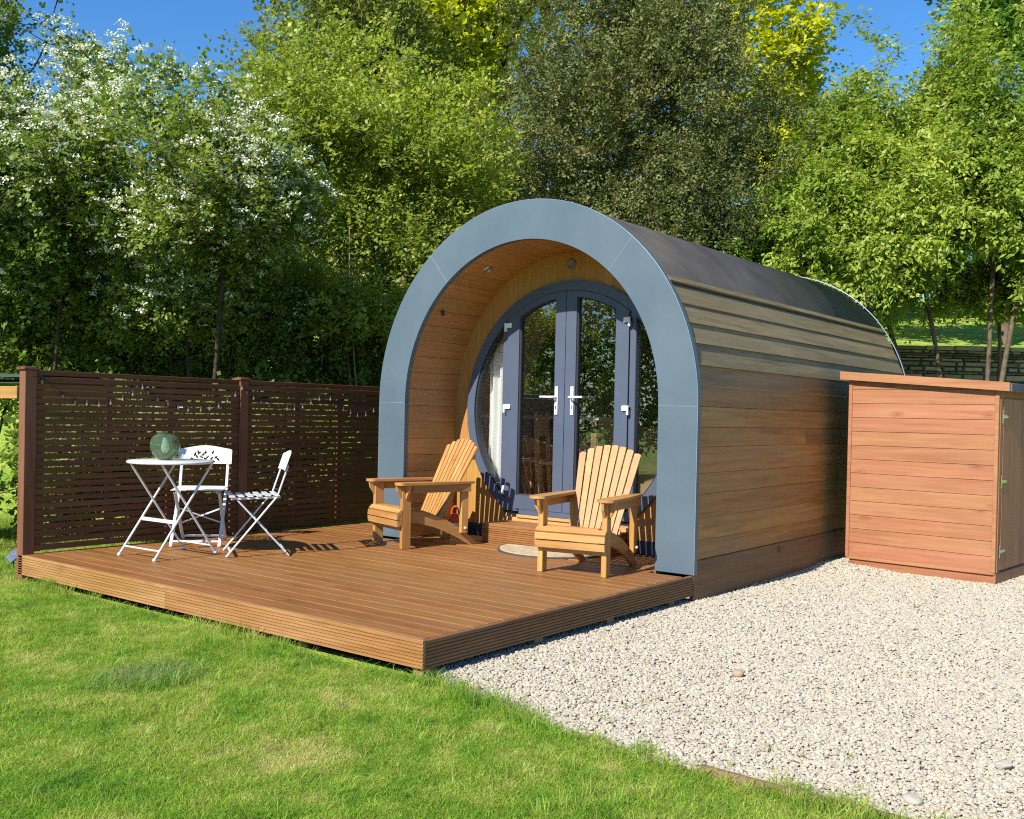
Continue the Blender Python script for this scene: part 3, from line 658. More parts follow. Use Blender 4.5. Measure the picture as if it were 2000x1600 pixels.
# doors
def door(sg):
    xo, xi = XM+sg*.638, XM+sg*.003
    Ro_, Rg = 1.040, .985
    def topz(x, R_): return ZC+math.sqrt(R_**2-x*x)
    gi, go = XM+sg*.110, XM+sg*.510
    zb_, zg_ = ZB+.022, .405
    nX = 20; ya, yb = DW-.034, DW+.04
    mb = MB()
    def slab(poly, y0_=ya, y1_=yb): mb.prism(poly, 'y', y0_, y1_)
    xs1 = np.linspace(xi, gi, 6); slab([(x, zb_) for x in (xi, gi)]+[(x, topz(x, Ro_)) for x in xs1[::-1]])
    xs2 = np.linspace(go, xo, 6); slab([(x, zb_) for x in (go, xo)]+[(x, topz(x, Ro_)) for x in xs2[::-1]])
    slab([(gi, zb_), (go, zb_), (go, zg_), (gi, zg_)], ya+.0005, yb)
    xs3 = np.linspace(gi, go, nX); slab([(x, topz(x, Rg)) for x in xs3]+[(x, topz(x, Ro_)) for x in xs3[::-1]], ya+.0005, yb)
    o = pd(mb, 'door', 'frame_metal')
    # glazing bead: dark line all round, set back
    bd = MB(); e = .012
    gl_in = [(gi+sg*0, zg_), (go, zg_)]+[(x, topz(x, Rg)) for x in xs3[::-1]]
    gl_of = [(gi+sg*e, zg_+e), (go-sg*e, zg_+e)]+[(gi+sg*e+(x-gi)*(abs(go-gi)-2*e)/abs(go-gi), topz(x, Rg)-e) for x in xs3[::-1]]
    m_ = len(gl_in)
    bd.add([(x, ya+.012, z) for x, z in gl_in]+[(x, ya+.020, z) for x, z in gl_of]+[(x, yb-.01, z) for x, z in gl_of]+[(x, yb-.01, z) for x, z in gl_in], [(i, (i+1) % m_, m_+(i+1) % m_, m_+i) for i in range(m_)]+[(m_+i, m_+(i+1) % m_, 2*m_+(i+1) % m_, 2*m_+i) for i in range(m_)])
    pd(bd, 'glazing_bead', 'gasket', o)
    pd(MB().prism(gl_in, 'y', DW+.005, DW+.011), 'glass_pane', 'pane_glass', o)
    # handle
    hx = XM+sg*.083; hm = MB(); yf = ya
    hm.box(hx-.016, hx+.016, yf-.012, yf-.0005, 1.134, 1.384, .007)
    hm.tube([(hx, yf-.010, 1.29), (hx, yf-.055, 1.29), (hx+sg*.02, yf-.060, 1.29), (hx+sg*.14, yf-.058, 1.291)], [.011, .010, .010, .009], 10)
    pd(hm, 'handle', 'hinge_white', o)
    pd(MB().box(hx-.005, hx+.005, yf-.0135, yf-.0118, 1.185, 1.215, .001), 'keyhole', 'oven_black', o)
    for zh in (.46, 1.199, 1.935):
        hb = MB().box(XM+sg*.590, XM+sg*.662, yf-.018, yf-.0006, zh-.020, zh+.024, .004); hb.box(XM+sg*.642, XM+sg*.662, yf-.030, yf-.0006, zh-.055, zh+.0235, .004)
        pd(hb, 'hinge', 'hinge_white', o)
    return o
door(-1); door(1)
pd(MB().box(-.52, .52, DW-.036, DW+.02, .205, ZB-.031, .003), 'threshold', 'threshold_wood')
pd(MB().box(-.66, .66, DW-.018, DW-.0005, .114, .203, .003), 'threshold', 'threshold_wood')

# step
st = tag(empty('door_step', (0, .5, 0)), 'low decking step with ribbed front below the round doors', 'step')
def sp(mb, name, mat): o = mb.build(name, mat, st); o.matrix_parent_inverse = Matrix.Translation((0, -.5, 0)); return o
sp(fascia_front(-.64, .64, .352, .002, 'fascia_board', 0), 'fascia_board', 'deck_wood')
for i in range(3): sp(MB().box(-.64, .64, .332+i*.116, .332+i*.116+.111, .1465, .172, .003), 'deck_board', 'deck_wood')
for sg in (-1, 1): sp(MB().box(sg*.618, sg*.6385, .3525, .66, .002, .145, .002), 'end_board', 'deck_wood')

# ------------------------------------------------------------------ room behind the glass
kt = tag(empty('kitchen_unit', (-.95, 2.0, .232)), 'white-topped kitchen counter with brown front seen through the left glass door', 'kitchen unit')
def kp(mb, name, mat): o = mb.build(name, mat, kt); o.matrix_parent_inverse = Matrix.Translation((.95, -2.0, -.232)); return o
kp(MB().box(-1.44, -.40, 1.80, 2.35, .234, 1.09, .004), 'cabinet', 'grey_cabinet')
kp(MB().box(-1.44, -.40, 1.77, 1.799, .97, 1.088, .003), 'dark_rail', 'oven_black')
for k in range(3): kp(MB().box(-1.44+k*.347, -1.44+(k+1)*.347-.005, 1.78, 1.799, .55, .966, .003), 'front_panel', 'panel_wood')
kp(MB().box(-1.44, -.40, 1.785, 1.799, .24, .545, .003), 'plinth', 'oven_black')
kp(MB().box(-1.46, -.36, 1.74, 2.37, 1.091, 1.13, .004), 'worktop', 'white_paint')
kp(MB().box(-1.46, -1.16, .98, 1.735, .234, 1.09, .004), 'side_cabinet', 'grey_cabinet')
kp(MB().box(-1.46, -1.14, .96, 1.738, 1.091, 1.13, .004), 'side_worktop', 'white_paint')
kp(MB().box(-1.40, -1.05, 2.1, 3.2, 1.50, 1.95, .004), 'wall_cupboard', 'oven_black')
for i_, xx in enumerate((-1.02, -.94, -.86, -.75)):
    kp(MB().lathe([(.0, 0), (.022, 0), (.024, .05+.02*i_), (.012, .08+.02*i_), (.012, .11+.02*i_), (0, .11+.02*i_)], 10, (xx, 1.86, 1.131)), 'bottle', 'bulb_clear')
cu = MB(); rows = []
for k in range(33):
    u = k/32; x = -.99+u*.27; y = .83+.025*math.sin(u*22)
    rows.append([(x+.10*(1-.8*((z-.3)/1.5)**2)*(0 if z < .9 else .15)*u, y+.004*math.sin(z*7+k), z) for z in np.linspace(.30, 1.78, 14)])
cu.strip(rows, True)
tag(cu.build('curtain', 'curtain_cloth'), 'white curtain hanging behind the left side window of the round frame', 'curtain')
ts = tag(empty('room_stool', (-.93, 1.38, .232)), 'small white-topped stool seen through the left glass door', 'stool')
MB().lathe([(0, .44), (.17, .44), (.175, .455), (.17, .47), (0, .47)], 24).build('seat', 'white_paint', ts)
for a in range(4):
    t = a*math.pi/2+.5; MB().bar((.1*math.cos(t), .1*math.sin(t), .44), (.16*math.cos(t), .16*math.sin(t), 0), .03, .03).build('leg', 'pale_wood', ts)
rcn = tag(empty('room_chair', (-.52, 1.42, .232), 1.9), 'wooden chair beside the stool inside the pod', 'chair')
MB().box(-.2, .2, -.2, .2, .43, .46, .006).build('seat', 'pale_wood', rcn)
for sx in (-1, 1):
    MB().bar((sx*.18, -.18, .43), (sx*.2, -.2, 0), .035, .035).build('leg', 'pale_wood', rcn)
    MB().bar((sx*.18, .25, .92), (sx*.19, .2, 0), .035, .035).build('leg', 'pale_wood', rcn)
MB().box(-.162, .162, .222, .242, .70, .90, .006).build('backrest', 'pale_wood', rcn)
bk = tag(empty('room_table', (.55, 2.6, .232)), 'brown desk inside the pod behind the doors', 'table')
MB().box(-1.0, .4, -.02, .0, .0, .80).build('front_panel', 'room_floor', bk); MB().box(-1.02, .42, -.05, .5, .801, .84, .005).build('top', 'oven_black', bk)

# ------------------------------------------------------------------ fence screen
fence = tag(empty('screen_fence', (XL, -1.0, 0)), 'dark brown slatted privacy screen along the left side of the deck', 'fence')
def fp(mb, name, mat, parent=None):
    o = mb.build(name, mat, parent or fence)
    if parent is None: o.matrix_parent_inverse = Matrix.Translation((-XL, 1.0, 0))
    return o
PW = .045
for y in (-D+.045, -.845, 1.05):
    p_ = fp(MB().box(XL-PW, XL+PW, y-PW, y+PW, ZG-.1, 1.385, .004), 'post', 'fence_wood_up')
    cp = MB().box(XL-.062, XL+.062, y-.062, y+.062, 1.3855, 1.402, .003); cp.box(XL-.048, XL+.048, y-.048, y+.048, 1.4025, 1.412, .006)
    fp(cp, 'post_cap', 'fence_wood_up', p_)
rs_ = random.Random(11)
for ya, yb in ((-D+.045+PW+.002, -.845-PW-.002), (-.845+PW+.002, 1.05-PW-.002)):
    x = XL
    for y in (ya+.030, yb-.030): fp(MB().box(x-.024, x+.020, y-.028, y+.028, .015, 1.350, .003), 'stile', 'fence_wood_up')
    fp(MB().box(x-.024, x+.022, ya, yb, 1.3505, 1.388, .003), 'top_rail', 'fence_wood')
    ns = 25; pz = (1.348-.02)/ns
    for k in range(ns):
        z = .022+k*pz; dz = rs_.uniform(-.0015, .0015)
        fp(MB().box(x+.0205, x+.033, ya+.002, yb-.002, z+dz, z+pz-.0105+dz, .002), 'slat', 'fence_wood')
    for fy in (.33, .63): yy = ya+(yb-ya)*fy; fp(MB().box(x-.020, x+.0195, yy-.02, yy+.02, .02, 1.349, .003), 'batten', 'fence_wood_up')
# string of lights
BL = [(-2.698, 1.297), (-2.536, 1.192), (-2.437, 1.149), (-2.339, 1.136), (-2.238, 1.13), (-2.139, 1.148), (-2.036, 1.182), (-1.948, 1.224), (-1.861, 1.282), (-1.812, 1.244), (-1.721, 1.19), (-1.624, 1.152), (-1.526, 1.121), (-1.429, 1.106), (-1.303, 1.108), (-1.214, 1.118), (-1.12, 1.145), (-1.029, 1.19), (-0.947, 1.245), (-0.885, 1.308), (-0.836, 1.274), (-0.749, 1.224), (-0.667, 1.19), (-0.571, 1.162), (-0.464, 1.131), (-0.361, 1.133), (-0.273, 1.135), (-0.174, 1.155), (-0.073, 1.195), (0.031, 1.235), (0.173, 1.239), (0.251, 1.173), (0.35, 1.136), (0.443, 1.108), (0.537, 1.08), (0.653, 1.092), (0.762, 1.133)]
sl_ = tag(empty('string_lights', (XL+.05, -1, 1.2)), 'string of small clear bulbs swagged across the slatted screen', 'lights')
Mi = Matrix.Translation((-XL-.05, 1, -1.2))
xb = lambda y: XL+(.060 if abs(y+.845) < .07 else .047)
o = MB().tube([(xb(-2.76), -2.77, 1.335)]+[(xb(y), y, z+.034) for y, z in BL], .0016, 5).build('cable', 'cable_dark', sl_); o.matrix_parent_inverse = Mi
bulb = MB().lathe([(0, -.016), (.008, -.012), (.0105, -.004), (.009, .004), (.006, .012), (.005, .018)], 10).mesh('bulb', 'bulb_clear')
cap_ = MB().lathe([(.007, .016), (.0075, .034), (0, .036)], 8).mesh('socket', 'cable_dark')
for y, z in BL:
    o = link('bulb', bulb, sl_); o.matrix_parent_inverse = Mi; o.location = (xb(y), y, z); link('socket', cap_, o)

# ------------------------------------------------------------------ adirondack chairs
def adirondack():
    t = empty('garden_armchair')
    for sx in (-1, 1):
        MB().box(sx*.250, sx*.295, -.375, -.290, 0, .528, .004).build('leg', 'chair_wood', t)
        rail = [(-.375, .215), (-.375, .300), (-.30, .312), (-.12, .290), (.08, .225), (.26, .125), (.42, .0), (.325, .0), (.16, .085), (-.02, .160), (-.2, .205)]
        MB().prism(rail, 'x', sx*.222, sx*.2485).build('side_rail', 'chair_wood_y', t)
        # arm, wide and rounded in front
        arm = []
        for a in np.linspace(math.pi, 2*math.pi, 9): arm.append((.29+.072*math.cos(a), -.395+.045*math.sin(a)))
        arm += [(.360, -.1), (.335, .16), (.315, .335), (.245, .335), (.228, .1), (.218, -.2)]
        MB().prism([(sx*x, y) for x, y in arm], 'z', .529, .549).build('arm_rest', 'chair_wood_y', t)
        MB().box(sx*.2965, sx*.316, -.288, .30, .462, .5275, .003).build('arm_apron', 'chair_wood_y', t)
        br = [(-.405, .527), (-.376, .527), (-.376, .415), (-.392, .44), (-.40, .48)]
        MB().prism([(sx*.2965, .527), (sx*.350, .527), (sx*.340, .470), (sx*.2965, .405)], 'y', -.345, -.320).build('arm_bracket', 'chair_wood', t)
        MB().prism([(-.375, .527), (-.430, .527), (-.418, .475), (-.375, .415)], 'x', sx*.262, sx*.284).build('arm_bracket', 'chair_wood', t)
        MB().box(sx*.250, sx*.294, .215, .285, .105, .5285, .004).build('rear_post', 'chair_wood', t)
    # seat slats follow a rolled front edge, then the rail
    path = [(-.418, .180), (-.428, .225), (-.428, .280), (-.410, .318), (-.372, .338), (-.315, .338), (-.255, .330), (-.195, .320), (-.135, .306), (-.08, .289), (-.025, .268), (.03, .246)]
    pth = np.array(path); dd = np.r_[0, np.cumsum(np.hypot(*np.diff(pth, axis=0).T))]
    k = 10; wv = dd[-1]/k
    for i in range(k):
        a = np.array([np.interp(i*wv+.006, dd, pth[:, j]) for j in (0, 1)]); b = np.array([np.interp((i+1)*wv-.006, dd, pth[:, j]) for j in (0, 1)])
        tn = (b-a)/np.linalg.norm(b-a); nn = np.array([tn[1], -tn[0]]); th = .02
        lo = .248 if i > 3 else .2485
        P = [a, b, b+nn*.026, a+nn*.026]
        MB().prism([tuple(p) for p in P], 'x', -.297 if i < 3 else -.222, .297 if i < 3 else .222).build('seat_slat', 'chair_wood_x', t)
    # rolled front cheek
    for sx in (-1, 1):
        ck = [(-.376, .190), (-.388, .190), (-.400, .23), (-.400, .280), (-.386, .306), (-.376, .312)]
        MB().prism(ck, 'x', sx*.255, sx*.296).build('cheek', 'chair_wood_y', t)
    MB().box(-.2485, .2485, -.372, -.350, .150, .212, .003).build('front_apron', 'chair_wood_x', t)
    # back: fan of eight slats
    B0, B1 = np.array([.035, .215]), np.array([.405, .905]); ax = (B1-B0)/np.linalg.norm(B1-B0); LB = np.linalg.norm(B1-B0); nrm = np.array([-ax[1], ax[0]])
    n8 = 8
    for i in range(n8):
        f = (i-(n8-1)/2)/((n8-1)/2)
        xb_, xt = f*.176, f*.252; wb, wt = .0205, .0290; Lf = LB*(1-.085*f*f)
        tl = (wt*.34)*f
        pts2 = [(xb_-wb, 0), (xb_+wb, 0), (xt+wt, Lf-abs(tl)*(1 if f > 0 else -.4)), (xt+wt*.3, Lf+.004), (xt-wt*.3, Lf+.004), (xt-wt, Lf-abs(tl)*(1 if f < 0 else -.4))]
        mb = MB(); vs = []
        for th in (0, .016):
            for x, s_ in pts2: p = B0+ax*s_-nrm*th; vs.append((x, p[0], p[1]))
        m_ = len(pts2); mb.add(vs, [tuple(range(m_)), tuple(range(2*m_-1, m_-1, -1))]+[(j, (j+1) % m_, m_+(j+1) % m_, m_+j) for j in range(m_)])
        mb.build('back_slat', 'chair_wood', t)
    for s_, hw in ((LB*.80, .262), (LB*.43, .300), (LB*.10, .2215)):
        p = B0+ax*s_-nrm*.0285; u = Vector((0, ax[0], ax[1]))
        MB().bar((-hw, p[0], p[1]), (hw, p[0], p[1]), .022, .045, up=u, ch=.003).build('back_batten', 'chair_wood_x', t)
    for sx in (-1, 1):
        MB().lathe([(0, .0), (.012, .0), (.012, .018), (.006, .022), (0, .022)], 10).build('bolt', 'pale_wood', t).matrix_local = Matrix.Translation((sx*.296, .25, .15)) @ Matrix.Rotation(sx*math.pi/2, 4, 'Y')
    return t
def face(o, loc, d):           # put the thing down with its front (-y) turned towards d
    o.location = loc; o.rotation_euler = (0, 0, math.atan2(d[0], -d[1])); return o
A1 = adirondack(); tag(A1, 'slatted wooden armchair facing the camera beside the half-round doormat', 'armchair', 'wooden garden armchairs on the deck')
A2 = copy_tree(A1); tag(A2, 'slatted wooden armchair seen from the side, left of the doors', 'armchair', 'wooden garden armchairs on the deck')
face(A1, (.955, -.255, .001), (.20, -.98)); A1.scale = (.90, .97, 1.0); A1.location = (.955-.20*.33, -.578+.98*.33, .001)
face(A2, (-1.0, -.44+.32, .001), (-.30, -.955)); A2.scale = (.90, .97, 1.0); A2.location = (-1.01+.30*.33, -.435+.955*.33, .001)

# ------------------------------------------------------------------ bistro set
tb = tag(empty('bistro_table', (-1.77, -2.05, .001), math.radians(2)), 'round white metal folding table holding the green glass lantern', 'table')
tp = MB().lathe([(0, .708), (.304, .708), (.304, .702), (.313, .702), (.316, .708), (.315, .717), (.308, .722), (0, .722)], 48); tp.build('table_top', 'white_metal', tb)
for k, (sgn, hx) in enumerate(((-1, .222), (1, .200))):
    for sx in (-1, 1):
        MB().tube([(sx*hx, sgn*.275, .012), (sx*hx, -sgn*.215, .706)], .0092, 8).build('leg', 'white_metal', tb)
        MB().lathe([(0, 0), (.016, 0), (.017, .012), (.011, .024)], 10, (sx*hx, sgn*.275, 0)).build('foot', 'white_metal', tb)
    def lp(z): f = (z-.012)/.686; return sgn*.275+(-sgn*.49)*f
    MB().tube([(-hx, lp(.07), .07), (hx, lp(.07), .07)], .007, 8).build('stretcher', 'white_metal', tb)
    if sgn < 0: MB().bar((-hx, lp(.27), .27), (hx, lp(.27), .27), .012, .026).build('stretcher', 'white_metal', tb)

def folding_chair(holes):
    t = empty('folding_chair'); HWc = .19
    for sx in (-1, 1):
        x = sx*HWc
        MB().bar((x, -.235, .004), (x, .135, .46), .012, .026, up=(1, 0, 0), ch=.003).build('leg', 'white_metal', t)          # front foot up to the seat's back
        MB().bar((x, .135, .455), (x, .215, .70), .012, .024, up=(1, 0, 0), ch=.003).build('back_post', 'white_metal', t)
        xi = sx*(HWc-.016)
        MB().bar((xi, .235, .004), (xi, -.16, .435), .012, .026, up=(1, 0, 0), ch=.003).build('leg', 'white_metal', t)
        MB().bar((sx*(HWc-.03), -.205, .440), (sx*(HWc-.03), .165, .452), .008, .014).build('seat_rail', 'white_metal', t)
    for y, z, h_ in ((-.205, .045, .016), (.205, .040, .016)): MB().bar((-HWc, y, z), (HWc, y, z), .010, h_).build('stretcher', 'white_metal', t)
    MB().bar((-HWc+.01, .10, .155), (HWc-.01, -.03, .30), .007, .012).build('brace', 'white_metal', t); MB().bar((HWc-.01, .10, .155), (-HWc+.01, -.03, .30), .007, .012).build('brace', 'white_metal', t)
    for k in range(6):
        y = -.215+k*.066; z = .454+.002*k
        MB().box(-.205, .205, y, y+.042, z, z+.006, .002).build('seat_slat', 'white_metal', t)
    # backrest panel: pressed sheet with leaf cut-outs, upper edge bowed
    nxp, nzp = 96, 34; Wp, H0 = .44, .125
    leaves = []
    rl = random.Random(2)
    for k in range(13):
        a = k/12; lx = -.105+.21*a; lz = .052+.022*math.sin(a*math.pi*2.0)+(.014 if k % 2 else -.014)
        leaves.append((lx, lz, .018, .0075, (.9 if k % 2 else -.7)+rl.uniform(-.3, .3)))
    for lx in (-.06, 0, .06): leaves.append((lx, .096, .017, .0072, 1.2*np.sign(lx)+1.57*(lx == 0)))
    def inhole(x, z):
        for lx, lz, a, b, r_ in leaves:
            dx, dz = x-lx, z-lz; u = dx*math.cos(r_)+dz*math.sin(r_); v = -dx*math.sin(r_)+dz*math.cos(r_)
            if (u/a)**2+(v/b)**2 < 1: return True
        return False
    def topc(x): return H0+.028*(math.cos(x/(Wp/2)*math.pi)*.5+.5)**.8-.010*max(0, abs(x)/(Wp/2)-.93)/.07
    tilt = (.215-.135)/(.70-.455)
    V_, F_ = [], []; P0 = np.array([0, .200, .655])
    def pt(ix, iz, dy):
        x = -Wp/2+Wp*ix/nxp; zz = topc(x)*iz/nzp; bow = .018*(x/(Wp/2))**2
        return (x, P0[1]+zz*tilt-bow+dy, P0[2]+zz)
    for dy in (0, .004):
        for ix in range(nxp+1):
            for iz in range(nzp+1): V_.append(pt(ix, iz, dy))
    st_ = (nxp+1)*(nzp+1); Id = lambda ix, iz, l_: l_*st_+ix*(nzp+1)+iz
    solid = np.ones((nxp+2, nzp+2), bool); solid[0] = solid[-1] = False; solid[:, 0] = solid[:, -1] = False
    for ix in range(nxp):
        for iz in range(nzp):
            x = -Wp/2+Wp*(ix+.5)/nxp; zz = topc(x)*(iz+.5)/nzp; solid[ix+1, iz+1] = not inhole(x, zz)
    for ix in range(nxp):
        for iz in range(nzp):
            if not solid[ix+1, iz+1]: continue
            F_.append((Id(ix, iz, 0), Id(ix+1, iz, 0), Id(ix+1, iz+1, 0), Id(ix, iz+1, 0))); F_.append((Id(ix, iz, 1), Id(ix, iz+1, 1), Id(ix+1, iz+1, 1), Id(ix+1, iz, 1)))
            for (jx, jz, a, b) in ((ix-1, iz, (ix, iz), (ix, iz+1)), (ix+1, iz, (ix+1, iz), (ix+1, iz+1)), (ix, iz-1, (ix, iz), (ix+1, iz)), (ix, iz+1, (ix, iz+1), (ix+1, iz+1))):
                if not solid[jx+1, jz+1]: F_.append((Id(*a, 0), Id(*b, 0), Id(*b, 1), Id(*a, 1)))
    MB().add(V_, F_).build('backrest', 'white_metal', t)
    return t
c1 = folding_chair(True); tag(c1, 'white folding chair behind the table with leaf cut-outs in its backrest', 'chair', 'white folding garden chairs')
c2 = copy_tree(c1); tag(c2, 'white folding chair seen side-on to the right of the round table', 'chair', 'white folding garden chairs')
face(c1, (-2.17, -1.50, .001), (.72, -.69)); face(c2, (-1.385, -1.535, .001), (-.54, -.84))

lan = tag(empty('glass_lantern', (-1.83, -2.06, .7235)), 'round green glass lantern with a clear filament bulb on the white table', 'lantern')
MB().lathe([(.0, .004), (.052, .004), (.060, .010), (.066, .018), (.092, .045), (.108, .085), (.110, .125), (.100, .165), (.080, .188), (.060, .196), (.058, .203), (.064, .206)], 40).build('jar', 'green_glass', lan)
MB().lathe([(.0, .006), (.050, .006), (.050, .012), (0, .012)], 32).build('base', 'green_felt', lan)
MB().lathe([(0, .050), (.014, .053), (.030, .080), (.031, .098), (.022, .140), (.016, .166), (.014, .175)], 16).build('bulb', 'bulb_glass', lan)
MB().lathe([(.016, .172), (.016, .198), (.050, .2035), (.058, .207), (.0, .209)], 24).build('cap', 'green_felt', lan)

# doormat
dm = tag(empty('doormat', (.14, .32, 0)), 'half-round pale coir doormat with dark rubber edge in front of the step', 'doormat')
a = np.linspace(math.pi, 2*math.pi, 33)
MB().prism([(.47*math.cos(t), .455*math.sin(t)) for t in a], 'z', .0015, .011).build('edge', 'mat_rubber', dm)
MB().prism([(.445*math.cos(t), -.012+.425*math.sin(t)) for t in a], 'z', .0112, .019).build('pile', 'mat_coir', dm)
# red can behind the left chair
rcn2 = tag(empty('watering_can', (-1.135, .535, .001)), 'small orange-red plastic can with loop handle behind the side-on armchair', 'can')
MB().lathe([(0, 0), (.055, 0), (.075, .03), (.082, .085), (.070, .135), (.040, .165), (.030, .185), (.034, .195), (0, .195)], 24).build('body', 'orange_plastic', rcn2)
MB().tube([(.045*math.cos(t)-.0, .0, .19+.075*math.sin(t)) for t in np.linspace(0, math.pi, 13)], .008, 8).build('handle', 'orange_plastic', rcn2)
MB().lathe([(.0835, .05), (.0842, .085), (.078, .118)], 24).build('label_band', 'label_white', rcn2)

# solar light and shelter at the left edge
so_ = tag(empty('solar_light', (-2.99, -2.64, ZG)), 'small square solar panel on a stake in the grass at the left edge', 'solar panel')
MB().tube([(0, 0, -.04), (0, 0, .09)], .006, 8).build('stake', 'dark_plastic', so_)
nv = Vector((.45, -.75, .55)).normalized(); Mq = Matrix.Translation((0, 0, .125)) @ nv.to_track_quat('Z', 'Y').to_matrix().to_4x4() @ Matrix.Rotation(.9, 4, 'Z')
MB().box(-.055, .055, -.045, .045, -.008, .006, .004, Mq).build('casing', 'dark_plastic', so_)
MB().box(-.049, .049, -.039, .039, .0065, .0085, 0, Mq).build('panel', 'solar_cell', so_)
for k in range(3): MB().box(-.049+k*.0335+.001, -.049+(k+1)*.0335-.003, -.037, .037, .0088, .0096, 0, Mq).build('cell', 'label_white' if False else 'solar_cell', so_)
shl = tag(empty('log_shelter', (-3.70, -2.22, ZG-.13), math.radians(8)), 'edge of a small timber shelter with green felt roof beside the screen', 'shelter')
mb = MB(); rows = []
for t in np.linspace(-.9, .9, 9): rows.append([(-.7, .55*math.sin(t), 1.60+.12*math.cos(t)), (.58, .55*math.sin(t), 1.60+.12*math.cos(t))])
mb.strip(rows, True); mb.strip([[(x, y, z-.05) for x, y, z in r_] for r_ in rows], True); mb.build('roof', 'green_felt', shl)
MB().box(-.65, .55, -.45, -.40, 1.50, 1.60, .004).build('beam', 'chair_wood_x', shl); MB().box(-.65, .55, .40, .45, 1.50, 1.60, .004).build('beam', 'chair_wood_x', shl)
for sx in (-.62, -.42):
    for sy in (-.425, .425): MB().box(sx-.04, sx+.04, sy-.035, sy+.035, 0, 1.499, .004).build('post', 'under_wood', shl)

# ------------------------------------------------------------------ storage shed
SB = np.array([3.075, 2.482]); WS, DS = 1.285, 1.45
shed = tag(empty('storage_shed', (SB[0], SB[1], ZG), math.atan2(-.085, .996)), 'reddish brown timber storage shed with pent roof beside the pod', 'shed')
zl_, zr_ = 1.752, 1.655        # wall top left and right, above the ground
def top_at(x): return zr_+(zl_-zr_)*(-x/WS)
MB().box(-WS+.03, -.004, .012, DS, .0, .105, .003).build('plinth', 'shed_wood', shed)
nbd = 14; pz = .1255; rz_ = random.Random(4)
for k in range(nbd+1):
    z0 = .118+k*pz; z1 = z0+pz-.004
    pts_ = []
    for x in (-WS+.034, -.034): pts_.append((x, min(z1, top_at(x)-.002)))
    if pts_[0][1] <= z0+.004: break
    if pts_[1][1] <= z0+.002:
        f = (top_at(-WS+.034)-.002-z0)/(top_at(-WS+.034)-top_at(-.034)); xr = -WS+.034+f*(WS-.068)
        poly = [(-WS+.034, z0), (xr, z0), (-WS+.034, pts_[0][1])]
    elif pts_[1][1] < z1 and pts_[0][1] == z1:
        f = (top_at(-WS+.034)-.002-z1)/(top_at(-WS+.034)-top_at(-.034)); xr = -WS+.034+f*(WS-.068)
        poly = [(-WS+.034, z0), (-.034, z0), (-.034, pts_[1][1]), (xr, z1), (-WS+.034, z1)]
    else: poly = [(-WS+.034, z0), (-.034, z0), (-.034, pts_[1][1]), (-WS+.034, pts_[0][1])]
    dy = rz_.uniform(-.0015, .0015)
    MB().prism(poly, 'y', -.006+dy, .012).build('board', 'shed_wood', shed)
for x in (-WS, -.033): MB().box(x, x+.033, -.014, .020, .108, top_at(x+.016)-.006, .003).build('corner_trim', 'shed_wood', shed)
MB().box(-WS+.004, -.002, -.008, .014, .088, .117, .003).build('base_rail', 'shed_wood', shed)
core = MB().prism([(-WS+.01, .1), (-.02, .1), (-.02, top_at(-.02)-.008), (-WS+.01, top_at(-WS+.01)-.008)], 'y', .0125, DS); core.build('body', 'shed_wood_y', shed)
# right-hand side: frame, door of upright boards, hinges
MB().box(-.0195, .004, .021, .085, .106, zr_-.02, .003).build('door_post', 'shed_wood_y', shed)
MB().box(-.0195, .002, .0, DS, .0, .100, .003).build('side_plinth', 'shed_wood_y', shed)
dr = MB().box(-.0195, -.002, .09, DS-.1, .12, zr_-.10, .002).build('door', 'shed_wood_y', shed)
for k in range(10):
    y = .094+k*.123
    if y+.12 < DS-.1: MB().box(-.0015, .006, y, y+.119, .125, zr_-.105, .002).build('plank', 'shed_wood_y', dr)
for z in (.28, .86, 1.40):
    hb = MB().box(.0065, .011, .05, .075, z-.055, z+.055, .002); hb.prism([(.076, z-.016), (.20, z-.007), (.20, z+.007), (.076, z+.016)], 'x', .0065, .0105); hb.build('hinge', 'steel', dr)
tl = lambda x: 1.812+.0+(1.812-1.622)*(-x-WS)/WS*1.0   # roof underside line
def rtop(x): return top_at(x)+.0
MB().prism([(-WS-.06, rtop(-WS-.06)-.0+.002), (.09, rtop(.09)+.002), (.09, rtop(.09)+.022), (-WS-.06, rtop(-WS-.06)+.022)], 'y', -.045, DS+.06).build('roof', 'grey_felt', shed)
MB().prism([(-WS-.062, rtop(-WS-.06)-.042), (.092, rtop(.09)-.042), (.092, rtop(.09)+.030), (-WS-.062, rtop(-WS-.06)+.030)], 'y', -.068, -.0455).build('fascia_board', 'shed_wood', shed)
MB().box(.0905, .104, -.044, DS+.06, rtop(.09)-.045, rtop(.09)+.024, .003).build('gutter_flap', 'grey_felt', shed)

# ------------------------------------------------------------------ stone retaining wall at the back right
Wc = at(1900, 740, 15.0); Wdir = np.array([RH[0], RH[1]]); wang = math.atan2(Wdir[1], Wdir[0])
ZW = 2.30
wall = tag(empty('stone_wall', (Wc[0], Wc[1], 0), wang), 'low dry-stone retaining wall under the trees at the back right', 'wall')
rw = random.Random(21); cnt = 0
def stone(x0_, x1_, z0, z1, dep):
    mb = MB(); j = lambda a: rw.uniform(-a, a)
    c_ = .012
    vs = []
    for y, ins in ((-dep, .0), (-dep-.03+j(.012), .018)):
        for (x, z) in ((x0_+ins+abs(j(.01)), z0+ins*.6+abs(j(.006))), (x1_-ins-abs(j(.01)), z0+ins*.6+abs(j(.006))), (x1_-ins-abs(j(.01)), z1-ins*.6-abs(j(.006))), (x0_+ins+abs(j(.01)), z1-ins*.6-abs(j(.006)))): vs.append((x, y+j(.006), z))
    return mb.add(vs, [(4, 5, 6, 7), (0, 1, 5, 4), (1, 2, 6, 5), (2, 3, 7, 6), (3, 0, 4, 7)])
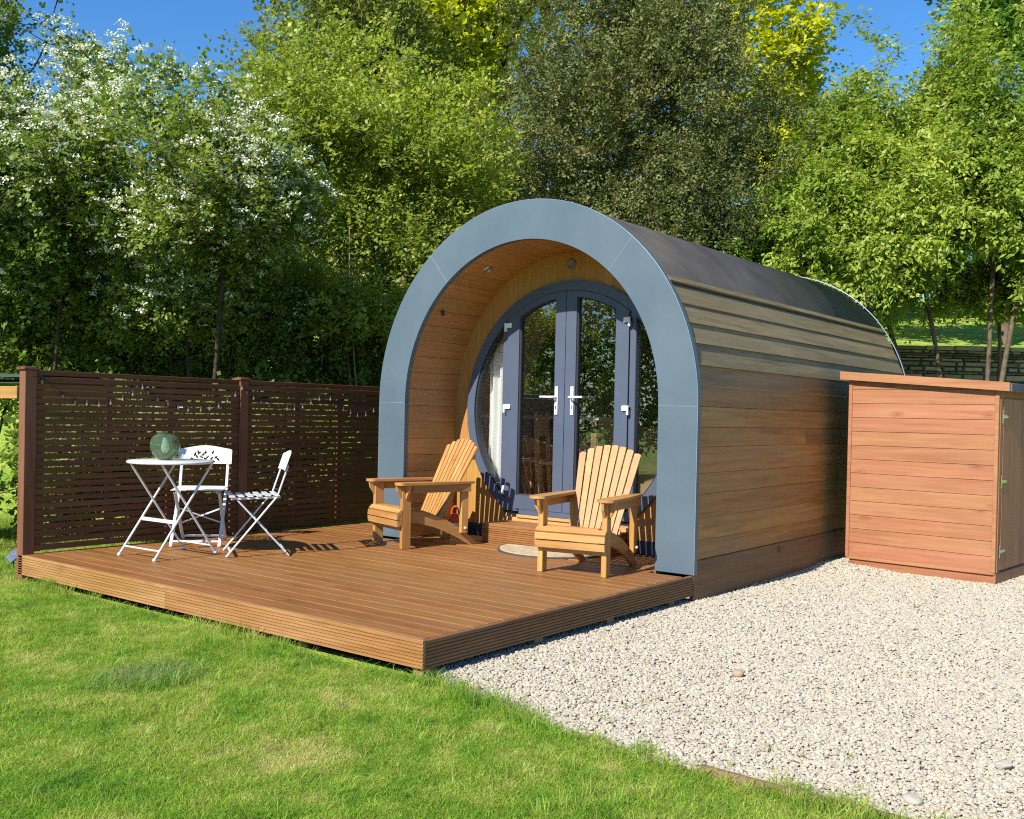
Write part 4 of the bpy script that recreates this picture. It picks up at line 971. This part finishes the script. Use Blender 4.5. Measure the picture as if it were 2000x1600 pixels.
MB().box(-2.9, 3.2, -.04, .35, .2, ZW-.06).build('core', 'under_dark', wall)
z = ZW-.06; courses = 0
low = MB()
while z > .25:
    h = rw.choice((.035, .05, .06, .075, .10)); x = -2.9+rw.uniform(-.1, 0)
    while x < 3.1:
        l_ = rw.uniform(.09, .40); mbs = stone(x, x+l_-.008, z-h+.006, z, .04)
        if courses < 8 and cnt < 240: mbs.build('stone', 'wall_stone', wall); cnt += 1
        else: low.add(mbs.v, mbs.f)
        x += l_
    z -= h; courses += 1
lo_ = low.build('stonework', 'wall_stone', wall); lo_['kind'] = 'stuff'
x = -2.95
while x < 3.2:
    l_ = rw.uniform(.28, .5); MB().box(x, x+l_-.012, -.10+rw.uniform(-.015, .015), .34, ZW-.058, ZW+rw.uniform(-.005, .02), .012).build('coping_stone', 'wall_stone', wall); x += l_

# ------------------------------------------------------------------ trees
def vnoise(P, seed, f):
    r_ = np.random.default_rng(seed); out = np.zeros(len(P))
    for k in range(5):
        d = r_.normal(size=3); d /= np.linalg.norm(d); out += np.sin((P@d)*f*(.8+.5*k)+r_.uniform(0, 6.28))/(1+.35*k)
    return out/2.6
def leaf_faces(pos, nrm, length, width, rg_, droop=0.0, ldir=None):
    n = len(pos); t = rg_.normal(size=(n, 3)) if ldir is None else ldir.copy(); t[:, 2] -= droop; t -= nrm*(t*nrm).sum(1, keepdims=True); t /= np.linalg.norm(t, axis=1, keepdims=True)+1e-9
    b = np.cross(nrm, t); L_ = (length*rg_.uniform(.65, 1.3, n))[:, None]; W_ = (width*rg_.uniform(.7, 1.25, n))[:, None]
    V = np.stack([pos, pos+t*L_*.45+b*W_*.5+nrm*W_*.12, pos+t*L_, pos+t*L_*.45-b*W_*.5+nrm*W_*.12], 1).reshape(-1, 3)
    return V, np.arange(4*n).reshape(n, 4)
def tree(name, label, cat, base, blobs, ncl, per, leaf, mat, seed, bark='bark', stems=((0, 0),), rbase=.10, sig=.16, up=.5, droop=0., gap=-.15, clump=1.3, blossom=None, group=None, stemtop=.45, lowfill=None):
    rg_ = np.random.default_rng(seed); base = np.array(base, float)
    B = np.array([b[:6] for b in blobs]); wgt = np.array([b[6] if len(b) > 6 else b[3]*b[4]*b[5] for b in blobs]); wgt = wgt/wgt.sum()
    pts = []
    while len(pts) < ncl:
        k = rg_.choice(len(B), size=ncl*2, p=wgt); u = rg_.normal(size=(len(k), 3)); u /= np.linalg.norm(u, axis=1, keepdims=True)
        r_ = rg_.uniform(0, 1, len(k))**(1/2.6); p = B[k, :3]+u*B[k, 3:6]*(r_*(1+.30*vnoise(B[k, :3]+u*B[k, 3:6], seed+3, 3.4)+np.where(rg_.uniform(size=len(k)) < .10, rg_.uniform(.05, .35, len(k)), 0)))[:, None]
        ok = (vnoise(p, seed, clump) > gap) & (p[:, 2] > base[2]+.35); p = p[ok]; pts = p if len(pts) == 0 else np.vstack([pts, p])
    pts = pts[:ncl]; cen = (B[:, :3]*wgt[:, None]).sum(0)
    # skeleton
    nodes_, par = [], []
    for sx, sy in stems:
        b0 = base+np.array([sx*.2, sy*.2, 0]); topp = base+(cen-base)*stemtop*2*np.array([.6, .6, 1])+np.array([sx, sy, 0]); k0 = len(nodes_)
        for i in range(9):
            f = i/8; p = b0*(1-f)+topp*f+np.array([.10*math.sin(3*f+sx*5+seed), .10*math.cos(2.5*f+sy*5+seed), 0])*f*min(1., f*3); nodes_.append(p); par.append((-1 if k0 == 0 else 0) if i == 0 else k0+i-1)
    NN = np.zeros((len(nodes_)+4*ncl, 3)); NN[:len(nodes_)] = nodes_; PP = list(par); cn = len(nodes_)
    hb = base[2]+.15
    d0 = np.min(np.linalg.norm(pts[:, None]-NN[None, 3:cn], axis=2), axis=1); order = np.argsort(d0); endn = np.zeros(ncl, int)
    for i in order:
        p = pts[i]; dv = NN[:cn]-p; dist = np.sqrt((dv**2).sum(1))*(1+.55*np.clip(dv[:, 2]/(np.abs(dv[:, 2])+.3), 0, 1)); dist[:cn][NN[:cn, 2] < hb+.25*(cen[2]-hb)] += .6
        j = int(np.argmin(dist)); a = NN[j]; L_ = np.linalg.norm(p-a); ns = 1 if L_ < .25 else (2 if L_ < .7 else 3); last = j
        for s_ in range(1, ns+1):
            f = s_/ns; q_ = a*(1-f)+p*f
            if s_ < ns: q_ = q_+rg_.normal(size=3)*L_*.07+np.array([0, 0, L_*.06])
            NN[cn] = q_; PP.append(last); last = cn; cn += 1
        endn[i] = last
    NN = NN[:cn]; PP = np.array(PP); cnt_ = np.zeros(cn); cnt_[endn] += 1
    for i in range(cn-1, -1, -1):
        if PP[i] >= 0: cnt_[PP[i]] += cnt_[i]
    rad = np.maximum(.004, rbase*(cnt_/max(cnt_.max(), 1))**.5); ed = np.where(PP >= 0)[0]; A_, E_ = NN[PP[ed]], NN[ed]
    rt0 = np.minimum(rad[PP[ed]], rad[ed]*1.6); rt1 = rad[ed]
    for i, e_ in enumerate(ed):
        if PP[e_] in (0,): rt0[i] *= 1.25
    d = E_-A_; d /= np.linalg.norm(d, axis=1, keepdims=True)+1e-9; ref = np.where(np.abs(d[:, 2:3]) < .9, np.array([[0, 0, 1.]]), np.array([[1., 0, 0]])); s1 = np.cross(d, ref); s1 /= np.linalg.norm(s1, axis=1, keepdims=True); s2 = np.cross(d, s1)
    def tubes(sel, n):
        ang = np.arange(n)*2*np.pi/n; ca, sa = np.cos(ang), np.sin(ang)
        ringf = lambda P_, r_: P_[:, None]+(s1[sel][:, None]*ca[None, :, None]+s2[sel][:, None]*sa[None, :, None])*r_[:, None, None]
        V = np.concatenate([ringf(A_[sel], rt0[sel]), ringf(E_[sel], rt1[sel])], 1); m_ = len(sel); k = np.arange(n); k2 = (k+1) % n
        Fq = np.stack([k, k2, n+k2, n+k], -1)[None]+(np.arange(m_)*2*n)[:, None, None]
        return V.reshape(-1, 3), Fq.reshape(-1, 4)
    thick = np.where(rt1 > .018)[0]; thin = np.where(rt1 <= .018)[0]
    Vs, Fs, off = [], [], 0
    for sel, n in ((thick, 7), (thin, 3)):
        if len(sel): V, Fq = tubes(sel, n); Vs.append(V); Fs.append(Fq+off); off += len(V)
    root = empty(name, tuple(base)); tag(root, label, cat, group); Mi_ = Matrix.Translation(tuple(-base))
    o = link('trunk', npmesh('trunk', np.vstack(Vs), np.vstack(Fs), bark, smooth=True), root); o.matrix_parent_inverse = Mi_
    # leaves in sprays: a few side twigs at each twig end, leaves set alternately along them
    ntw = max(3, per//8); k = np.repeat(np.arange(ncl), per); n = len(k); tw = k*ntw+np.tile(np.arange(per) % ntw, ncl); nt_ = ncl*ntw
    e_pt = np.repeat(pts, ntw, 0); e_bk = NN[PP[np.repeat(endn, ntw)]]; f = rg_.uniform(0, 1, nt_)[:, None]**1.5; t0 = e_pt*(1-f*.85)+e_bk*f*.85+rg_.normal(size=(nt_, 3))*sig*.35
    out_ = t0-cen; out_ /= np.linalg.norm(out_, axis=1, keepdims=True)+1e-9
    td = out_*.55+rg_.normal(size=(nt_, 3))*.62+np.array([0, 0, .15-.45*droop]); td /= np.linalg.norm(td, axis=1, keepdims=True)
    tn = rg_.normal(size=(nt_, 3))*.42+np.array([0, 0, .35+up])+np.array(sun_to)*.55+out_*.2; tn -= td*(tn*td).sum(1, keepdims=True); tn /= np.linalg.norm(tn, axis=1, keepdims=True); ts_ = np.cross(tn, td)
    tl_ = sig*rg_.uniform(1.1, 2.6, nt_); a_ = rg_.uniform(0, 1, n); sgn = np.where(rg_.uniform(size=n) < .5, -1., 1.)[:, None]
    pos = t0[tw]+td[tw]*(tl_[tw]*a_)[:, None]+rg_.normal(size=(n, 3))*sig*.13; nrm = tn[tw]+rg_.normal(size=(n, 3))*.34; nrm /= np.linalg.norm(nrm, axis=1, keepdims=True)
    ldir = td[tw]*.6+ts_[tw]*sgn*.85+rg_.normal(size=(n, 3))*.25+np.array([0, 0, -.6*droop])
    cl_t = np.clip(.5+.34*vnoise(pts, seed+9, 1.4)+rg_.normal(0, .10, ncl), 0, 1); tint = np.clip(cl_t[k]+rg_.normal(0, .10, nt_)[tw]+rg_.normal(0, .13, n), 0, 1)
    V, Fq = leaf_faces(pos, nrm, leaf[0]*rg_.uniform(.6, 1.25, n), leaf[1]*1.05, rg_, ldir=ldir)
    o = link('crown', npmesh('crown', V, Fq, mat, tint), root); o.matrix_parent_inverse = Mi_
    if blossom:
        fsel, nper, size = blossom(pts, cen)
        ci = np.where(rg_.uniform(size=ncl) < fsel)[0]
        # flat heads of small flowers standing on the twigs
        hk_ = np.repeat(ci, 4); hp = pts[hk_]+rg_.normal(size=(len(hk_), 3))*sig*.9+np.array(sun_to)*rg_.uniform(.06, .22, (len(hk_), 1)); kk = np.repeat(np.arange(len(hp)), nper); n = len(kk)
        pos = hp[kk]+rg_.normal(size=(n, 3))*np.array([.028, .028, .012]); nrm = rg_.normal(size=(n, 3))*.55+np.array([-.05, -.45, .8]); nrm /= np.linalg.norm(nrm, axis=1, keepdims=True)
        V, Fq = leaf_faces(pos, nrm, size, size*.95, rg_); o = link('blossom', npmesh('blossom', V, Fq, 'petal', rg_.uniform(size=n)), root); o.matrix_parent_inverse = Mi_
    return root
def blob(px, py, depth, rx, ry, rz, wgt=None):
    c_ = at(px, py, depth); b = [c_[0], c_[1], c_[2], rx, ry, rz]
    return b+[wgt] if wgt else b
def foot(px, depth):
    p = at(px, 800, depth); return (p[0], p[1], float(ground_z(np.array(p[0]), np.array(p[1])))-.03)

def haw_bl(strength, ztop):
    def f(p, cen):
        h = np.clip((p[:, 2]-1.7)/1.5, 0, 1); q_ = (p[:, 0]-CAM[0])*FH[0]+(p[:, 1]-CAM[1])*FH[1]
        front = np.clip((12.1-q_)/1.2, .12, 1); patch = np.clip(.7+.8*vnoise(p, 91, 1.3), .08, 1)
        return strength*h*front*patch, 17, .028
    return f
tree('hawthorn_tree', 'tall hawthorn with scattered white blossom at the left edge behind the screen', 'tree', foot(60, 11.9),
     [blob(30, 140, 11.3, .75, 1.2, 1.0), blob(-70, 330, 10.9, 1.6, 1.3, 1.1), blob(140, 380, 10.8, 1.1, 1.1, .9), blob(70, 520, 11.9, 1.6, 1.2, .8), blob(-80, 20, 11.5, 1.0, 1.2, 1.2), blob(70, -10, 11.5, .35, .5, .8, .4), blob(100, 640, 12.4, 1.5, 1.0, .5)],
     2000, 50, (.052, .040), 'hawthorn_leaf', 1, bark='bark_dark', stems=((0, 0), (.7, .3), (-.6, .4), (1.1, .1)), rbase=.05, sig=.125, blossom=haw_bl(.95, 0), gap=-.08, clump=2.3)
tree('hawthorn_tree', 'hawthorn smothered in white blossom arching over the middle of the screen', 'tree', foot(390, 11.8),
     [blob(270, 350, 10.7, 1.2, 1.1, .75), blob(420, 370, 10.5, 1.05, 1.0, .75), blob(340, 225, 11.0, 1.2, .8, .42, .34), blob(190, 150, 11.2, .6, .6, .35, .10), blob(400, 510, 11.5, 1.2, 1.0, .7), blob(530, 390, 10.5, .50, .7, .8), blob(250, 610, 12.2, 1.3, 1.0, .5), blob(480, 620, 12.2, 1.0, .9, .45)],
     2000, 48, (.052, .040), 'hawthorn_leaf', 2, bark='bark_dark', stems=((0, 0), (.8, -.1), (-.9, .2), (-.3, .4), (.4, .4)), rbase=.045, sig=.125, blossom=haw_bl(1.7, 0), gap=-.06, clump=2.3)
tree('field_maple', 'many-stemmed light green tree between the hawthorn and the pod', 'tree', foot(715, 12.8),
     [blob(690, 260, 13.0, 1.4, 1.4, 1.4), blob(840, 310, 13.0, 1.1, 1.2, 1.2), blob(600, 330, 12.8, 1.0, 1.1, 1.2), blob(760, 470, 12.7, 1.4, 1.2, 1.0), blob(590, 170, 13.2, .8, .9, .8), blob(910, 450, 12.6, .7, .9, .9), blob(570, 520, 12.6, .8, .9, .8), blob(680, 610, 12.7, .9, .9, .5), blob(800, 620, 12.8, .7, .8, .5)],
     2100, 44, (.062, .040), 'fresh_leaf', 3, bark='bark_pale', stems=((0, 0), (.45, .2), (-.45, .15), (.15, -.4), (-.2, -.3)), rbase=.055, sig=.14, gap=-.05, clump=2.4)
tree('ash_tree', 'olive green tree rising behind the light green one against the sky', 'tree', foot(690, 19.0),
     [blob(660, 70, 19.0, 1.7, 1.6, 1.4), blob(760, 140, 19.0, 1.1, 1.6, 1.6), blob(590, 190, 19.0, 1.2, 1.4, 1.1), blob(720, -50, 19, 1.3, 1.5, 1.2), blob(700, 330, 19, 2.0, 1.6, 1.5), blob(890, 380, 19, 1.5, 1.6, 1.3)],
     1300, 38, (.095, .062), 'olive_leaf', 4, rbase=.10, sig=.24, gap=-.1, clump=1.7)
tree('golden_maple', 'bright yellow-green maple showing above and behind the dark holm oak', 'tree', foot(1200, 23.0),
     [blob(905, 70, 22.0, 1.1, 1.5, 1.7, 6.), blob(1010, -20, 23, 1.8, 1.8, 1.6), blob(1510, 70, 22.5, .95, 1.4, 1.7, 5.), blob(1450, -60, 23, 1.2, 1.6, 1.4), blob(1220, -80, 23.5, 2.2, 2, 2), blob(890, 230, 22.5, 1.0, 1.5, 1.3), blob(1540, 290, 23, .9, 1.3, 1.2)],
     1350, 36, (.135, .115), 'maple_leaf', 5, rbase=.12, sig=.28, gap=-.15, clump=1.5)
tree('holm_oak', 'large dark grey-green evergreen holm oak directly behind the pod', 'tree', foot(1290, 15.0),
     [blob(1230, 180, 14.9, 1.9, 1.4, 1.7), blob(1090, 320, 14.9, 1.3, 1.4, 1.6), blob(1380, 330, 14.7, 1.5, 1.4, 1.7), blob(1250, 450, 14.5, 2.1, 1.3, 1.3), blob(1170, 30, 15.1, 1.4, 1.2, 1.3), blob(1320, 40, 15.1, 1.3, 1.2, 1.3), blob(1480, 510, 14.3, 1.2, 1.1, 1.1), blob(1040, 450, 14.6, .8, 1.1, 1.1), blob(1250, -60, 15.1, 1.4, 1.2, .9), blob(1370, 220, 15.6, 1.2, .8, 1.3), blob(1250, 300, 15.8, 1.6, .7, 1.5)],
     5000, 44, (.056, .029), 'holm_leaf', 6, rbase=.10, sig=.14, up=.30, gap=-.30, clump=3.6)
tree('cherry_tree', 'pale green tree with drooping leaves to the right of the dark oak', 'tree', foot(1868, 13.6),
     [blob(1680, 280, 13.6, .9, 1.1, .9), blob(1780, 360, 13.4, 1.2, 1.1, 1.0), blob(1610, 350, 13.5, .8, .9, 1.2), blob(1700, 480, 13.2, 1.2, .9, .8), blob(1690, 100, 13.7, .45, .6, .6, .16), blob(1860, 450, 13.0, 1.0, .9, .8), blob(1800, 190, 13.7, .5, .8, .5, .16), blob(1590, 520, 13.7, .7, .8, .7), blob(1740, 590, 13.5, .6, .7, .4), blob(1850, 540, 13.1, .7, .7, .35)],
     2300, 42, (.080, .034), 'cherry_leaf', 7, bark='bark', stems=((0, 0), (-.7, .1)), rbase=.045, sig=.15, droop=1.2, up=.2, gap=.06, clump=3.6)
tree('cherry_tree', 'pale green tree with thin forked trunk at the right edge of the picture', 'tree', foot(1908, 13.3),
     [blob(1970, 240, 13.0, 1.2, 1.1, 1.2), blob(2060, 380, 12.8, 1.3, 1.1, 1.3), blob(1920, 400, 12.8, 1.0, .9, 1.0), blob(1970, 80, 13.2, .8, .9, .7), blob(2010, 520, 12.6, 1.0, .8, .55), blob(2080, 120, 13, 1.0, 1.1, 1.1), blob(1920, 545, 12.8, .8, .7, .38), blob(2020, 580, 12.7, .6, .6, .25)],
     1900, 42, (.080, .036), 'cherry_leaf', 8, bark='bark', stems=((0, 0), (.4, .1)), rbase=.045, sig=.15, droop=1.0, up=.2, gap=.06, clump=3.6)
tree('sycamore', 'fresh green sycamore at the top right corner behind the pale trees', 'tree', foot(1960, 21),
     [blob(1960, 40, 21, 1.4, 1.6, 1.2), blob(2060, 150, 21, 1.6, 1.6, 1.8), blob(1910, 130, 21, 1.0, 1.3, 1.0), blob(1960, 330, 21, 1.9, 1.6, 1.6), blob(1800, 420, 21, 1.6, 1.6, 1.2)],
     1000, 36, (.12, .095), 'bush_leaf', 9, rbase=.11, sig=.27, gap=-.2, clump=1.6)
tree('elder_tree', 'leafy green elder filling the gap between the pod roof and the bank', 'tree', foot(1745, 13.8),
     [blob(1610, 550, 13.8, .9, .8, .6), blob(1720, 520, 13.9, .8, .8, .6), blob(1560, 480, 14.0, .8, .8, .8), blob(1690, 600, 13.9, .4, .5, .35)],
     750, 42, (.078, .048), 'bush_leaf', 10, rbase=.07, sig=.16, gap=-.15, clump=2.4)
tree('bush', 'bright green low bush catching sun below the pale trees', 'bush', foot(1940, 14.2),
     [blob(1930, 575, 14.0, .8, .7, .28), blob(1840, 600, 14.1, .35, .5, .2), blob(2000, 590, 13.9, .5, .6, .3)],
     300, 42, (.066, .046), 'cherry_leaf', 12, rbase=.025, sig=.14, gap=-.4)
# shrubs in the shade under the hawthorns and behind the screen
SHR = [(-30, 640, 12.2, 1.2, .9, 'dark shaded shrub behind the front post of the screen'), (150, 640, 12.8, 1.3, .8, 'dark shaded shrub under the taller hawthorn'), (330, 650, 13.0, 1.2, .8, 'dark shaded shrub under the middle of the blossoming hawthorn'),
       (500, 640, 12.9, 1.2, .9, 'dark shaded shrub right of the blossoming hawthorn'), (620, 640, 13.4, .9, .8, 'dark shaded shrub left of the many-stemmed tree'), (840, 600, 14.2, 1.0, 1.0, 'dark shaded shrub behind the left shoulder of the pod'),
       (0, 960, 9.7, .42, .60, 'leafy shrub left of the front post of the screen'), (190, 900, 10.6, .7, .65, 'leafy shrub hidden behind the front panel of the slatted screen'), (420, 900, 10.8, .7, .65, 'leafy shrub seen through the slats beside the middle post'), (640, 880, 11.6, .6, .65, 'leafy shrub seen through the rear panel of the screen')]
for i, (px, py, dp, rx, rz, lab) in enumerate(SHR):
    tree('shrub', lab, 'shrub', foot(px, dp), [blob(px, py, dp, rx, rx, rz), blob(px+30, py+60, dp, rx*.9, rx*.9, rz*.7)], 430, 36, (.075, .05), 'hawthorn_leaf', 40+i, bark='bark_dark', rbase=.03, sig=.15, gap=-.3, clump=2.0, group='shrubs under the trees', stems=((0, 0), (.3, .2), (-.3, .1)))
# far wood closing the view between the crowns
rgf = np.random.default_rng(77); bl = []
for px, py in ((-150, 360), (60, 400), (250, 430), (420, 450), (560, 450), (720, 430), (900, 400), (1100, 380), (1330, 360), (1560, 380), (1760, 330), (1950, 330), (2150, 330), (-100, 520), (150, 540), (400, 540), (650, 540), (1650, 500), (1800, 510), (1950, 500), (2100, 500), (1140, 210), (1320, 190), (1470, 270)): bl.append(blob(px+rgf.uniform(-40, 40), py+rgf.uniform(-20, 40), 29+rgf.uniform(-2, 3), 2.5, 2.2, 2.4))
fw_ = tree('far_wood', 'far wood seen through the gaps between the nearer trees', 'wood', foot(900, 29), bl, 2000, 32, (.19, .14), 'olive_leaf', 60, rbase=.08, sig=.42, gap=-.5); fw_['kind'] = 'stuff'
# trees across the lawn, beyond the left edge, that the door glass mirrors
for i, (x, y, mat, lab) in enumerate([(-9.5, -12.5, 'fresh_leaf', 'pale tree across the lawn mirrored in the left door pane'), (-12.5, -14.5, 'cherry_leaf', 'light green tree across the lawn mirrored in the right door pane'), (-6.0, -13.5, 'bush_leaf', 'green tree across the lawn mirrored in the right side window')]):
    tree('lawn_tree', lab, 'tree', (x, y, ZG), [[x, y, 2.6, 2.0, 2.0, 2.0], [x+.8, y+.6, 4.2, 1.6, 1.6, 1.5], [x-.8, y+.4, 3.8, 1.5, 1.5, 1.5], [x+.2, y+.9, 1.2, 2.2, 1.8, 1.1]], 600, 32, (.12, .085), mat, 80+i, rbase=.12, sig=.26, gap=-.3, group='trees across the lawn')
